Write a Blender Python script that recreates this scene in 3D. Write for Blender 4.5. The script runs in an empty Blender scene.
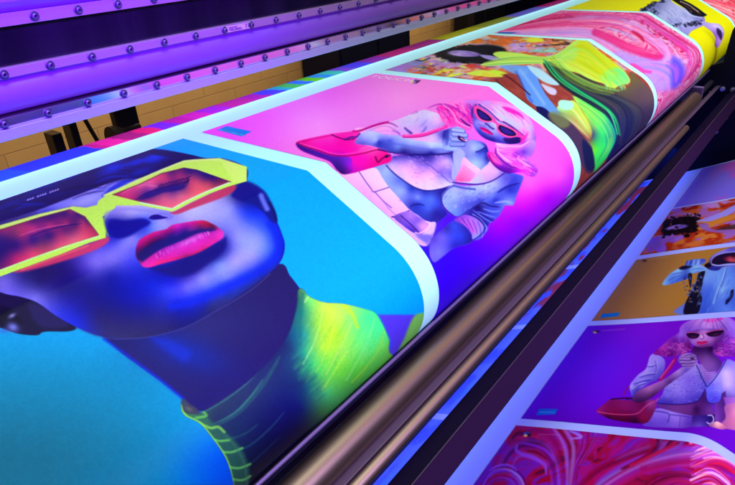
# Wide-format textile printer with a freshly printed web. All lengths in "units" (1 unit = S metres); the eye is the origin.
import numpy as np, math, random
S = 0.4; ZC = 1.4
# ---------------------------------------------------------------- camera frame
CPX = np.array([367.5, 242.5]); VX = np.array([900., -105.]); VY = np.array([-430., -20.])
F = float(np.sqrt(-np.dot(VX-CPX, VY-CPX)))
def cdir(p): return np.array([p[0]-CPX[0], -(p[1]-CPX[1]), -F])
_x = cdir(VX); _x /= np.linalg.norm(_x)
_y = cdir(VY); _y -= _x*np.dot(_x, _y); _y /= np.linalg.norm(_y)
_z = np.cross(_x, _y)
R = np.array([_x, _y, _z])
def ray(p): return R @ cdir(p)
def to_art(P):
    """where a point of the sheet lies in the layout drawing of the prints"""
    q = P @ R
    return CPX[0] + F*q[:, 0]/(-q[:, 2]), CPX[1] - F*q[:, 1]/(-q[:, 2])
# ---------------------------------------------------------------- sheet profiles (y, z) by arc length
def arc(cy, cz, r, a0, a1, n):
    return [(cy + r*math.cos(a), cz + r*math.sin(a)) for a in np.linspace(a0, a1, n)]
TS = math.radians(28.5)
def upper_profile():
    pts = [(3.13, -1.0), (2.6, -1.0), (2.2, -1.0)]
    rr = .05; t = rr*math.tan(TS/2)
    pts += arc(1.88+t, -1-rr, rr, math.pi/2, math.pi/2+TS, 8)
    pts += [(1.7, -1-.18*math.tan(TS)), (1.55, -1-.33*math.tan(TS))]
    r = .318; sy, sz = 1.388, -1-.492*math.tan(TS)
    cy, cz = sy+r*math.sin(TS), sz-r*math.cos(TS)
    pts += arc(cy, cz, r, math.pi/2+TS, math.pi+math.radians(42), 40)
    a = math.pi+math.radians(42); y, z = pts[-1]
    pts += [(y+.12*math.sin(math.radians(48)), z-.12*math.cos(math.radians(48))), (1.72, -2.3), (1.74, -2.9)]
    return np.array(pts)
def lower_profile():
    d = (-.8972, .4416); p0 = (1.036, -2.815)
    P = lambda t: (p0[0]+d[0]*t, p0[1]+d[1]*t)
    pts = [P(-.78), P(-.4), P(-.16), P(0), P(.5), P(.98)]
    y, z = pts[-1]; r = .22; th = math.radians(26.2)
    cy, cz = y-r*math.sin(th), z-r*math.cos(th)
    pts += arc(cy, cz, r, math.pi/2-th, math.pi/2+math.radians(20), 14)
    y, z = pts[-1]
    pts += [(y-.5*math.cos(math.radians(20)), z-.5*math.sin(math.radians(20)))]
    y, z = pts[-1]; 
    pts += [(y-.35*math.cos(math.radians(35)), z-.35*math.sin(math.radians(35)))]
    return np.array(pts)
class Prof:
    def __init__(s, pts):
        s.p = pts; s.s = np.concatenate([[0], np.cumsum(np.hypot(*np.diff(pts, axis=0).T))])
        s.len = s.s[-1]
    def at(s, t, off=0.):
        y = np.interp(t, s.s, s.p[:, 0]); z = np.interp(t, s.s, s.p[:, 1])
        e = .004
        ty = np.interp(t+e, s.s, s.p[:, 0]) - np.interp(t-e, s.s, s.p[:, 0])
        tz = np.interp(t+e, s.s, s.p[:, 1]) - np.interp(t-e, s.s, s.p[:, 1])
        l = np.hypot(ty, tz)+1e-9
        return y + off*tz/l, z - off*ty/l      # +off = printed side
UP = Prof(upper_profile()); LO = Prof(lower_profile())
def s_of_y(pr, y):
    i = np.argmin(np.abs(pr.p[:, 0]-y)); return None
# arc length where the upper sheet turns out of sight
_t = np.linspace(1.6, 2.9, 800); _yy, _zz = UP.at(_t); _an = np.degrees(np.arctan2(-_zz, _yy))
SIL = float(_t[np.argmax(_an[:600])])
# ---------------------------------------------------------------- noise
def _h(i, j, sd):
    n = (i*374761393 + j*668265263 + sd*974634777).astype(np.int64) & 0xffffffff
    n = ((n ^ (n >> 13))*1274126177) & 0xffffffff
    n = (n ^ (n >> 16)) & 0xffff
    return n/65535.
def noise(x, y, sd=0):
    xi = np.floor(x).astype(np.int64); yi = np.floor(y).astype(np.int64)
    fx = x-xi; fy = y-yi; fx = fx*fx*(3-2*fx); fy = fy*fy*(3-2*fy)
    a = _h(xi, yi, sd); b = _h(xi+1, yi, sd); c = _h(xi, yi+1, sd); d = _h(xi+1, yi+1, sd)
    return (a*(1-fx)+b*fx)*(1-fy) + (c*(1-fx)+d*fx)*fy
def fbm(x, y, sd=0, o=4):
    v = 0; a = .5; t = 0
    for k in range(o):
        v = v+a*noise(x*2**k, y*2**k, sd+k*17); t += a; a *= .5
    return v/t
# ---------------------------------------------------------------- ink painter
def cr(pts, closed=True, n=5):
    """smooth curve through the points"""
    p = np.array(pts, float)
    if closed: q = np.vstack([p[-1], p, p[0], p[1]])
    else: q = np.vstack([p[0], p, p[-1]])
    out = []
    for i in range(1, len(q)-2):
        for t in np.arange(n)/n:
            out.append(.5*((2*q[i])+(q[i+1]-q[i-1])*t+(2*q[i-1]-5*q[i]+4*q[i+1]-q[i+2])*t*t+(-q[i-1]+3*q[i]-3*q[i+1]+q[i+2])*t**3))
    if not closed: out.append(p[-1])
    return np.array(out)
def seg_dist(x, y, P, closed):
    n = len(P); m = n if closed else n-1
    best = np.full(x.shape, 1e9); par = np.zeros(x.shape); inside = np.zeros(x.shape, bool)
    for i in range(m):
        ax, ay = P[i]; bx, by = P[(i+1) % n]
        dx, dy = bx-ax, by-ay; L = dx*dx+dy*dy+1e-12
        t = np.clip(((x-ax)*dx+(y-ay)*dy)/L, 0, 1)
        d = (x-ax-t*dx)**2+(y-ay-t*dy)**2
        k = d < best; best[k] = d[k]; par[k] = (i+t[k])/m
        if closed:
            c = (ay > y) != (by > y)
            if abs(by-ay) > 1e-9: inside ^= c & (x < (bx-ax)*(y-ay)/(by-ay)+ax)
    return np.sqrt(best), par, inside
def sst(a, b, v):
    t = np.clip((v-a)/(b-a), 0, 1); return t*t*(3-2*t)
class Ink:
    def __init__(s, x, y, base):
        s.x = x; s.y = y; s.c = np.tile(np.array(base, float)/255, (len(x), 1))
    def mix(s, idx, a, col):
        col = np.array(col, float)/255
        a = a[:, None]
        s.c[idx] = s.c[idx]*(1-a)+col*a
    def box(s, P, m):
        return np.nonzero((s.x > P[:, 0].min()-m) & (s.x < P[:, 0].max()+m) & (s.y > P[:, 1].min()-m) & (s.y < P[:, 1].max()+m))[0]
    def poly(s, pts, col, soft=.7, a=1., smooth=True, grad=None, clip=None):
        P = cr(pts) if smooth else np.array(pts, float)
        i = s.box(P, soft+1)
        if not len(i): return s
        d, _, ins = seg_dist(s.x[i], s.y[i], P, True)
        sd = np.where(ins, d, -d)
        al = sst(-soft, soft, sd)*a
        if clip is not None: al = al*s.mask(clip, i)
        if grad is not None:      # (x0,y0,x1,y1,colour2)
            x0, y0, x1, y1, c2 = grad
            t = np.clip(((s.x[i]-x0)*(x1-x0)+(s.y[i]-y0)*(y1-y0))/((x1-x0)**2+(y1-y0)**2), 0, 1)[:, None]
            cc = (np.array(col, float)*(1-t)+np.array(c2, float)*t)
            s.mix(i, al, cc)
        else: s.mix(i, al, col)
        return s
    def mask(s, pts, i, soft=.7):
        d, _, ins = seg_dist(s.x[i], s.y[i], cr(pts), True)
        return sst(-soft, soft, np.where(ins, d, -d))
    def line(s, pts, w, col, soft=.6, a=1., taper=False, smooth=True, w2=None, clip=None):
        P = cr(pts, False) if smooth and len(pts) > 2 else np.array(pts, float)
        wm = max(w, w2 or 0)
        i = s.box(P, wm+soft+1)
        if not len(i): return s
        d, t, _ = seg_dist(s.x[i], s.y[i], P, False)
        ww = w if w2 is None else w+(w2-w)*t
        if taper: ww = w*np.sqrt(np.clip(4*t*(1-t), 0, 1))
        al = a*(1-sst(ww/2-soft, ww/2+soft, d))
        if clip is not None: al = al*s.mask(clip, i)
        s.mix(i, al, col); return s
    def blob(s, cx, cy, rx, ry, rot, col, a=1., hard=False, pw=1.):
        m = max(rx, ry)*(1.3 if hard else 2.6)
        i = np.nonzero((np.abs(s.x-cx) < m) & (np.abs(s.y-cy) < m))[0]
        if not len(i): return s
        c, q = math.cos(math.radians(rot)), math.sin(math.radians(rot))
        u = ((s.x[i]-cx)*c+(s.y[i]-cy)*q)/rx; v = (-(s.x[i]-cx)*q+(s.y[i]-cy)*c)/ry
        r = np.sqrt(u*u+v*v)
        al = (1-sst(1-.7/min(rx, ry), 1+.7/min(rx, ry), r)) if hard else np.exp(-(r**(2*pw)))
        s.mix(i, al*a, col); return s
    def field(s, P, pts, soft=.8, a=1., smooth=True, c=1., lam=0.):
        """fill an outline with inks blended smoothly between sampled spots (x, y, r, g, b)"""
        Q = cr(P) if smooth else np.array(P, float)
        i = s.box(Q, soft+1)
        if not len(i): return s
        d, _, ins = seg_dist(s.x[i], s.y[i], Q, True)
        al = sst(-soft, soft, np.where(ins, d, -d))*a
        kk = al > 0; i = i[kk]; al = al[kk]
        if not len(i): return s
        A = np.array(pts, float); X = A[:, :2]; C = A[:, 2:]/255; n = len(A)
        D = np.sqrt(((X[:, None]-X[None])**2).sum(-1)+c*c)
        M = np.zeros((n+1, n+1)); M[:n, :n] = D-np.eye(n)*lam; M[:n, n] = 1; M[n, :n] = 1
        W = np.linalg.solve(M, np.vstack([C, np.zeros(3)]))
        px, py = s.x[i], s.y[i]
        out = np.tile(W[n], (len(i), 1))
        for j in range(n): out += np.sqrt((px-X[j, 0])**2+(py-X[j, 1])**2+c*c)[:, None]*W[j]
        out = np.clip(out, 0, 1)
        s.c[i] = s.c[i]*(1-al[:, None])+out*al[:, None]
        return s
    def bundle(s, A, B, n, pal, a=.8, soft=.7, wob=.05, w=1.5, clip=None):
        """streaks of ink flowing between two guide curves"""
        A = cr(A, False, 4); B = cr(B, False, 4)
        m = 24; ip = lambda P: np.stack([np.interp(np.linspace(0, 1, m), np.linspace(0, 1, len(P)), P[:, q]) for q in (0, 1)], 1)
        A = ip(A); B = ip(B); gap = np.hypot(*(A-B).T).mean()/n
        ts = [(i+.5)/n for i in range(n)]; random.shuffle(ts)
        for t in ts:
            ph = random.random()*6.28; tt = t+wob*np.sin(np.linspace(0, 1, m)*random.uniform(2, 6)+ph)
            P = A*(1-tt)[:, None]+B*tt[:, None]
            i0 = random.randint(0, 9) if random.random() < .5 else 0; i1 = random.randint(14, m) if random.random() < .5 else m
            s.line([tuple(q) for q in P[i0:i1]], gap*w*random.uniform(.5, 1.6), random.choice(pal), soft, a*random.uniform(.5, 1), taper=random.random() < .7, smooth=False, clip=clip)
        return s
    def grain(s, u, v, f, amt):
        n = fbm(u*f, v*f, 77, 2)
        s.c *= (1+amt*(n-.5))[:, None]
        s.c += (amt*.12*(n-.5))[:, None]
    def lin(s):
        c = np.clip(s.c, 0, 1)
        return np.where(c < .04045, c/12.92, ((c+.055)/1.055)**2.4)**1.03
def C4(ox, oy, sc, pts): return [(ox+p[0]/sc, oy+p[1]/sc)+tuple(p[2:]) for p in pts]
random.seed(3)
# ---------------------------------------------------------------- the prints
def art_face(x, y, u, v):
    k = Ink(x, y, (0, 168, 252))
    allp = np.arange(len(x))
    def wash(al, col): k.mix(allp, np.clip(al, 0, 1), col)
    wash(sst(290, 120, x)*sst(290, 390, y)*.85, (0, 142, 192)); wash(sst(300, 40, x)*sst(335, 470, y)*.9, (0, 98, 126))
    wash(sst(150, 235, x)*sst(415, 470, y+.25*(x-200))*.85, (0, 70, 215))
    wash(sst(330, 200, x)*sst(250, 160, y)*.6, (0, 184, 226))
    # neck
    k.poly([(100, 328), (118, 350), (137, 364.5), (160, 381), (184, 400), (196, 412), (240, 400), (280, 372), (306, 330), (306, 296), (300, 289), (290, 276), (278, 264), (230, 285), (160, 325)],
           (30, 26, 108), .8, grad=(140, 350, 290, 290, (34, 22, 100)))
    k.blob(200, 330, 60, 26, -20, (44, 44, 122), .6)
    k.blob(185, 352, 40, 16, 20, (14, 40, 170), .75)
    k.line([(104, 339), (137, 363), (160, 380), (183, 399)], 3, (20, 40, 210), 1.8, .8)
    k.poly([(150, 337), (172, 341), (190, 352), (184, 362), (165, 350)], (20, 46, 200), 5, .75)
    # ear at the left
    k.poly([(-30, 286), (0, 289), (37, 299), (58, 312), (76, 326), (70, 331.5), (45, 332), (37, 335.5), (18, 334), (0, 328), (-30, 320)], (24, 16, 66), .8)
    k.poly([(30, 303), (55, 312), (68, 326), (45, 328), (32, 318)], (42, 30, 108), 3, .7)
    k.poly([(0, 306), (14, 312), (22, 325), (12, 331), (0, 325)], (12, 8, 40), 2, .8)
    k.blob(12, 316, 4, 2, -30, (160, 160, 246), .8)
    k.blob(13, 327.5, 6, 4.5, 20, (128, 134, 246), .9); k.blob(4, 331, 5, 2.5, 0, (90, 100, 220), .7)
    # face
    face = [(-60, 230), (-30, 225), (0, 221), (37, 210), (62, 200), (95, 187), (125, 176), (160, 166), (215, 158), (246, 168), (247, 184), (258, 190), (268, 201), (275, 214), (277, 222),
            (281, 232), (284.5, 244), (283, 256), (277, 266), (262, 279), (244, 292), (220, 308), (200, 320), (184, 328), (165, 334), (147, 337.5), (128, 339), (112, 338), (95, 335), (75, 326.5), (56, 316), (37.5, 303), (20, 297), (0, 292.5), (-60, 270)]
    k.poly(face, (12, 20, 172), .8)
    FC = face
    fs = [(114.7, 209.5, 160, 152, 250), (131, 213, 190, 190, 255), (144.4, 214.5, 150, 170, 255), (123, 227, 10, 10, 150), (111.4, 227.7, 20, 30, 170), (132.8, 224, 10, 20, 160), (146, 221, 20, 40, 230), (118, 236, 20, 24, 180),
          (167.4, 216, 110, 110, 240), (164, 222, 172, 172, 255), (189, 214, 190, 200, 255), (131, 238.5, 150, 150, 255), (154, 226.5, 120, 160, 255), (106.5, 246, 70, 76, 236), (123, 243, 120, 130, 255), (196.5, 209.5, 190, 210, 255), (213, 207, 172, 184, 255),
          (229.4, 208, 140, 160, 255), (221, 219.4, 134, 152, 255), (237, 219.4, 110, 128, 255), (240, 210, 60, 80, 240), (249, 214.5, 20, 60, 240), (249, 203, 10, 20, 160), (239, 198, 30, 20, 120), (262.4, 217, 20, 60, 250), (253, 228, 92, 122, 255), (237.7, 238, 140, 152, 255),
          (261, 239, 120, 150, 255), (270, 227.7, 20, 70, 250), (278, 241, 10, 40, 230), (283, 246, 10, 20, 160), (273, 219.4, 15, 30, 180), (249, 188, 30, 20, 110), (236, 262, 165, 165, 255), (219.4, 265, 124, 168, 255), (252, 255, 152, 162, 255), (244, 245, 124, 160, 255),
          (268, 248, 80, 130, 255), (275.4, 254.8, 20, 60, 240), (280.4, 254, 15, 30, 180), (203, 279, 142, 152, 255), (188, 286.7, 112, 112, 250), (177, 291, 70, 70, 250), (226, 277, 116, 132, 255), (224.4, 288.5, 10, 50, 230), (244, 279.5, 10, 50, 220), (262, 271, 10, 30, 190),
          (203, 298.6, 0, 30, 210), (180, 305, 0, 20, 200), (187, 312, 15, 20, 160), (211, 306, 40, 40, 120), (227.7, 301, 44, 44, 120), (252, 289, 40, 40, 112), (268, 279, 40, 40, 112), (196, 267, 15, 0, 130), (182, 274, 10, 0, 140), (216, 257, 10, 0, 130), (224, 246, 14, 14, 160), (170, 282.8, 10, 20, 210), (158, 275, 8, 10, 170),
          (111, 258, 128, 118, 236), (96, 264, 122, 112, 240), (119, 250, 118, 116, 244), (131, 249, 96, 96, 250), (82, 266, 76, 58, 196), (74, 272, 32, 22, 130), (49.5, 274.6, 35, 25, 100), (24.7, 278, 40, 35, 120), (5, 281, 112, 102, 220), (15, 288, 92, 84, 214), (36, 297, 112, 112, 232), (48, 305, 84, 84, 224), (61, 314.5, 42, 54, 220), (78, 325, 20, 40, 220),
          (62, 292, 30, 20, 136), (86.6, 284.5, 20, 10, 140), (40, 284, 34, 26, 112), (111, 277, 5, 10, 160), (136, 282, 0, 15, 190), (153.5, 284, 0, 30, 220), (168, 290, 56, 72, 240), (133.6, 297, 0, 5, 180), (111, 297, 5, 5, 150), (86.6, 304, 20, 10, 140), (99, 319, 35, 25, 110), (124, 312, 20, 15, 132), (148.5, 312, 20, 20, 140), (173, 316, 22, 22, 136),
          (111, 333, 45, 40, 110), (136, 328, 40, 35, 110), (161, 324, 36, 32, 118), (135, 262, 56, 66, 240), (147, 273, 16, 26, 190), (-40, 280, 60, 50, 150), (-40, 240, 30, 22, 110), (60, 260, 34, 24, 112), (100, 238, 60, 50, 190)]
    k.field(face, fs, .8, c=4., lam=3.)
    ii = k.box(np.array(FC), 1); mk = k.mask(FC, ii)[:, None]
    cc = k.c[ii]; hi = np.clip((cc[:, 2:3]-.55)*3, 0, 1)*mk; pale = np.clip((cc[:, 0:1]-.28)*2.2, 0, 1)*hi; cc += pale*(np.array([[.80, .78, 1.]])-cc)*.38; cc[:, 1:2] *= 1-.07*hi; k.c[ii] = cc
    k.line([(172, 306), (188, 303), (206, 297), (225, 288), (244, 279.5), (262, 270), (274, 259), (280, 246), (277, 234), (271, 224)], 8, (4, 34, 226), 4.5, .8, clip=FC)
    k.line([(75, 327.5), (95, 336), (113, 339), (130, 339), (150, 337), (184, 328), (220, 309), (250, 291), (270, 274)], 1.2, (70, 72, 150), .9, .55)
    k.line([(137, 333), (160, 339), (184, 352)], 5, (20, 50, 225), 3, .0)
    # forehead skin
    k.poly([(38, 211), (62, 201), (95, 190), (118, 180.5), (130, 178), (122, 185), (107, 193), (104, 202), (90, 207), (73, 206), (50, 212)], (132, 130, 236), 2.2, 1.)
    k.blob(88, 200, 18, 5, -20, (176, 176, 250), .8); k.blob(45, 212, 12, 4, -15, (70, 66, 196), .9)
    k.poly([(102, 196), (118, 183), (140, 175), (150, 174), (135, 180), (110, 194)], (20, 40, 196), 1.5, .8)
    # hair
    k.poly([(-80, 215), (-40, 206), (0, 195), (60, 175), (120, 152), (140, 149.5), (160, 149.5), (184, 153.5), (199, 157), (208, 160), (184, 163), (160, 170), (140, 178.5), (128, 179), (117, 181), (95, 188.6), (62, 201), (37, 210.5), (0, 222), (-80, 245)], (22, 12, 92), .9)
    for j in range(46):
        t = random.random(); x0 = -20+t*190; y0 = 207-.262*x0+random.uniform(-14, 8)+4
        k.line([(x0, y0), (x0+14, y0-5.5+random.uniform(-1, 1)), (x0+32, y0-8+random.uniform(-2, 3))], random.uniform(1, 2.6), random.choice([(10, 30, 150), (16, 20, 120), (12, 6, 60), (20, 46, 190)]), 1.3, random.uniform(.3, .7), taper=True)
    for cx, cy, rx, ry, a in [(112, 168, 13, 5, .7), (155, 158, 12, 4.5, .8), (60, 178, 24, 4, .5), (136, 163, 8, 3, .6), (20, 190, 20, 4, .4), (140, 172, 12, 3, .5)]:
        k.blob(cx, cy, rx, ry, -18, (14, 58, 226), a)
    k.poly([(140, 151), (160, 150.5), (184, 154), (200, 157.5), (206, 160), (190, 159.5), (165, 157)], (20, 12, 86), .8, .9)
    # lettering in the hair: a row of tiny pale glyphs
    for j in range(13):
        if j in (3, 8): continue
        xx = 27.5+j*2.5; yy = 200.2-j*.86
        k.line([(xx, yy+.6), (xx+.7, yy-1.0)], .8, (200, 190, 250), .5, .8); k.line([(xx+.2, yy+.3), (xx+1.6, yy-.3)], .7, (200, 190, 250), .5, .7)
    # temple
    k.poly([(244, 182), (254, 184), (264, 191), (270, 200), (275, 211), (277, 222), (272, 222), (264, 213), (252, 204), (236, 199), (232, 194)], (14, 18, 140), 2, .95)
    k.line([(261, 196), (264, 203), (267, 209)], 5, (106, 122, 250), 2, .9); k.line([(269, 203), (274, 212), (276, 220)], 2.5, (8, 12, 90), 1, .8)
    # red light thrown under the frames
    k.poly([(170, 213), (176, 211), (190, 203.5), (209, 194.5), (230, 186), (236, 186.5), (233, 192), (222, 198), (206, 204), (192, 209), (177, 214.6)], (206, 50, 92), 1.3, .9)
    k.poly([(16, 271), (60, 254), (90, 243.5), (107, 237), (108.6, 242), (98, 249), (76, 257.5), (48, 266), (24, 272)], (222, 60, 106), 1.8, .92)
    k.line([(22, 270), (55, 258), (88, 246)], 2, (250, 120, 110), 1.3, .6)
    # frames
    YG = (204, 252, 92)
    R_out = [(104, 195), (140, 178.6), (184, 160.5), (219, 158.3), (246.8, 167), (246.5, 181.5), (228, 187), (209, 194), (190, 203), (176, 210.5), (172, 212), (160, 209.5), (140, 205.5), (112, 206)]
    L_out = [(-70, 246), (0, 225.5), (40, 214), (73, 206.6), (86, 208), (100, 204.5), (112, 203), (112, 207), (102, 214), (106, 231), (106, 238), (88, 243.5), (60, 255), (0, 277), (-70, 304)]
    k.poly(L_out, YG, .7, smooth=False); k.poly(R_out, YG, .7, smooth=False)
    k.poly([(98, 202), (110, 196), (116, 206), (108, 214), (100, 216)], YG, .8)
    R_in = [(112.8, 195), (140, 184), (162, 173.5), (184, 168), (197, 170), (231, 182), (205, 192), (184, 201.5), (173, 208.6), (140, 202)]
    L_in = [(-70, 250), (0, 230), (40, 217.5), (70, 209.5), (85, 217), (99, 235.5), (65, 246), (0, 270), (-70, 296)]
    k.poly(R_in, (206, 58, 96), .7, smooth=False, grad=(120, 195, 210, 175, (176, 50, 96)))
    k.poly(L_in, (150, 34, 86), .7, smooth=False)
    k.line([(104, 196), (140, 180.5), (184, 162), (219, 160)], 1.6, (232, 255, 150), .8, .8)
    k.line([(0, 227.5), (40, 216), (72, 208.6)], 1.4, (232, 255, 150), .8, .8)
    k.line([(108, 214), (104, 222), (108, 236)], 1.6, (150, 206, 60), .8, .7)
    k.poly([(219, 158.3), (246.8, 167), (246.5, 181.5), (234, 183)], (222, 255, 120), 1, .8, smooth=False)
    a = lambda pts: [(90+p[0]/6.07, 170+p[1]/6.07)+tuple(p[2:]) for p in pts]; c = lambda pts: [(p[0]/6.07, 180+p[1]/6.07)+tuple(p[2:]) for p in pts]
    k.field(R_in, a([(150, 155, 170, 40, 90), (230, 150, 230, 60, 130), (300, 110, 226, 76, 140), (400, 60, 232, 72, 120), (450, 40, 224, 70, 110), (490, 12, 60, 20, 110), (600, 18, 50, 20, 110), (700, 48, 40, 20, 120), (740, 62, 50, 20, 110), (540, 40, 196, 54, 110), (650, 72, 222, 80, 110), (720, 78, 206, 64, 90), (420, 122, 40, 20, 120), (350, 150, 30, 14, 130), (500, 112, 28, 14, 130), (560, 106, 50, 26, 120), (300, 182, 110, 30, 110), (400, 184, 190, 70, 130), (450, 165, 222, 90, 140), (550, 150, 224, 100, 140), (610, 110, 210, 70, 110), (640, 110, 232, 90, 110), (430, 212, 232, 90, 130), (520, 192, 234, 100, 140), (350, 205, 214, 70, 120), (380, 100, 240, 90, 160), (470, 80, 190, 50, 120), (600, 55, 200, 60, 116), (260, 175, 180, 40, 110), (800, 100, 170, 50, 80), (720, 120, 226, 90, 110)]), .7, smooth=False, c=3., lam=2.)
    k.line(a([(275, 185), (330, 150), (400, 122), (480, 100), (550, 84), (600, 66)]), 1.6, (24, 10, 110), .8, .9, taper=True, clip=R_in)
    k.poly(a([(300, 182), (345, 145), (420, 118), (500, 100), (570, 92), (600, 80), (570, 112), (520, 128), (440, 140), (380, 165)]), (30, 16, 124), 1.2, .75)
    for j in range(17):
        xx = 420+j*11; yy = 116-j*3.0
        k.line(a([(xx, yy), (xx+1, yy-14-random.random()*8), (xx+8+j*.5, yy-22-random.random()*10)]), .8, (30, 10, 90), .4, .8)
    for p0, p1 in [((575, 84), (606, 58)), ((560, 92), (600, 72)), ((585, 70), (600, 48))]: k.line(a([p0, p1]), .9, (24, 8, 90), .4, .9)
    for q_, w_, al in [([(190, 150), (250, 112), (320, 84), (380, 74)], 1, .4), ([(300, 100), (340, 92), (400, 100)], 1.6, .35)]: k.line(a(q_), w_, (255, 150, 190), 1, al, clip=R_in)
    k.field(L_in, c([(20, 300, 180, 40, 110), (95, 312, 140, 56, 100), (135, 332, 200, 50, 110), (200, 300, 240, 60, 130), (300, 280, 232, 50, 120), (400, 266, 212, 50, 110), (500, 262, 232, 60, 110), (300, 240, 60, 20, 110), (400, 205, 40, 20, 110), (440, 182, 214, 60, 110), (470, 205, 40, 20, 120), (530, 250, 50, 30, 100), (200, 250, 70, 22, 110), (560, 300, 192, 50, 90), (590, 335, 184, 50, 90), (500, 330, 232, 80, 120), (450, 370, 242, 110, 130), (350, 400, 228, 82, 120), (300, 330, 20, 14, 120), (200, 360, 20, 14, 130), (100, 400, 30, 14, 120), (400, 292, 50, 18, 110), (450, 300, 130, 40, 110), (370, 345, 190, 52, 110), (250, 400, 140, 56, 100), (200, 440, 232, 70, 110), (100, 475, 204, 40, 110), (0, 350, 60, 30, 120), (50, 380, 50, 20, 110), (0, 450, 30, 20, 110), (-100, 360, 120, 30, 110), (-100, 420, 30, 16, 110), (460, 275, 60, 20, 100)]), .7, smooth=False, c=3., lam=2.)
    k.line(c([(180, 345), (260, 315), (340, 292), (420, 276), (500, 266)]), 1.2, (20, 10, 110), .8, .8, taper=True, clip=L_in); k.line(c([(120, 340), (200, 312), (300, 286), (420, 268)]), 1.4, (255, 110, 160), 1, .5, taper=True, clip=L_in)
    k.line([(140, 203), (172, 209.2), (186, 201.5), (205, 192.6), (229, 183)], 1.5, (214, 255, 214), .7, .9, smooth=False); k.line([(-40, 286), (0, 271), (31, 259), (65, 247.5), (99, 236.6)], 1.3, (200, 255, 190), .7, .85, smooth=False)
    k.line([(113, 195), (140, 184.4), (162, 173.6), (184, 168.4)], 1., (120, 60, 70), .6, .7, smooth=False); k.line([(0, 230.4), (40, 218), (70, 209.8), (85, 217), (98, 234)], 1., (120, 50, 70), .6, .7, smooth=False)
    # nose
    k.poly([(104, 214), (109, 211), (118, 208.6), (130, 207.8), (146, 209.6), (160, 212), (169, 214.5), (160, 214.8), (145, 212), (128, 211), (114, 213), (107, 218)], (140, 130, 246), 1.6, .55)
    k.poly([(149, 218.5), (152, 215.6), (158, 214.8), (163, 216.5), (168, 218), (160, 219.6), (153, 220)], (26, 8, 140), .9, .97)
    k.line([(160, 213.6), (168, 215), (172, 217.4), (167, 219.4)], 2.0, (120, 120, 246), 1.0, .8)
    k.poly([(108, 222), (114, 219.5), (126, 221), (140, 219), (148, 220.5), (150, 224), (140, 230), (128, 237), (116, 238.5), (109, 233)], (8, 12, 152), 2.2, .92)
    # lips
    lips = [(136, 257), (136, 249), (139, 241), (146, 236), (155, 232), (166, 229.5), (172, 225.5), (184, 223), (197, 221), (205, 221), (214, 225), (220, 229), (223.5, 233), (222.5, 238), (214, 244), (206, 249), (196, 254), (184, 258), (170, 262), (160, 264.5), (150, 267.5), (143, 267), (139, 262)]
    k.poly([(150, 268), (166, 266), (186, 260), (206, 251), (220, 242), (226, 238), (224, 250), (208, 264), (190, 275), (172, 276), (158, 272)], (16, 4, 128), 3, .9)
    LS = [(136, 254, 60, 4, 100), (139, 244, 200, 20, 140), (147, 237.5, 226, 20, 130), (158, 233, 226, 24, 150), (168, 230, 190, 20, 120), (178, 226.5, 226, 30, 190), (190, 223.5, 220, 24, 160), (200, 222.5, 224, 20, 110), (208, 225, 170, 10, 70), (214, 228, 90, 8, 80), (150, 243, 90, 14, 76), (160, 240, 50, 10, 90), (172, 236, 30, 10, 130), (186, 232, 28, 8, 130), (200, 228.5, 60, 10, 100), (212, 229.5, 40, 6, 100),
          (140, 257, 50, 10, 70), (147, 254, 50, 12, 60), (158, 248, 20, 6, 130), (172, 242, 16, 4, 140), (184, 236, 20, 4, 140), (152, 258, 220, 20, 160), (145, 264, 240, 40, 170), (160, 256, 200, 20, 180), (170, 250, 190, 40, 220), (180, 245, 206, 60, 226), (192, 240, 210, 70, 230), (204, 236, 216, 40, 220), (216, 233, 236, 40, 200), (222, 235, 240, 70, 210), (200, 243, 230, 20, 190), (186, 249, 224, 10, 180), (172, 256, 226, 16, 150), (160, 262, 240, 30, 120), (186, 256, 160, 20, 100), (204, 248, 200, 20, 100), (216, 240, 220, 30, 140)]
    k.field(lips, LS, 1.1, c=2., lam=1.5)
    k.poly([(138, 258), (141, 251), (148, 246), (158, 241.5), (170, 238.5), (182, 234.5), (194, 230.5), (206, 229), (216, 230), (210, 232), (198, 234.5), (186, 239.5), (172, 245), (160, 250), (150, 257), (143, 262)], (18, 4, 120), 1.8, .85, clip=lips)
    k.poly([(143, 262), (149, 257.5), (157, 252), (163, 248.5), (172, 245), (181, 241.5), (190, 237), (200, 233), (212, 231.5), (220, 229.6), (223.5, 233.5), (222, 239), (212, 244.5), (200, 250), (188, 254), (174, 257), (160, 261), (150, 266), (143, 267)], (224, 34, 196), .9, .5)
    for j in range(46):
        t = random.random(); xx = 156+t*54; yy = 258-t*23+random.uniform(-2.5, 2)
        k.line([(xx, yy), (xx-.8, yy-2.6)], .7, random.choice([(190, 20, 170), (250, 150, 250), (255, 120, 240), (170, 10, 140)]), .5, .5, clip=lips)
    k.blob(190, 241, 14, 2.6, -24, (236, 150, 255), .45)
    # roll-neck
    ncol = [(181, 404), (184, 415), (199, 423), (209, 434), (222, 452), (229, 467), (234, 487), (240, 520), (300, 520), (400, 420), (400, 360), (389, 350), (389, 340), (383, 325), (375.5, 313.5), (368, 310), (344, 304), (324, 302.5), (309, 296.5), (303, 289.5), (298, 291), (296, 310), (288, 335), (272, 358), (250, 380), (225, 398), (200, 413), (190, 410)]
    k.poly(ncol, (20, 28, 92), .8)
    NC = ncol
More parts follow.
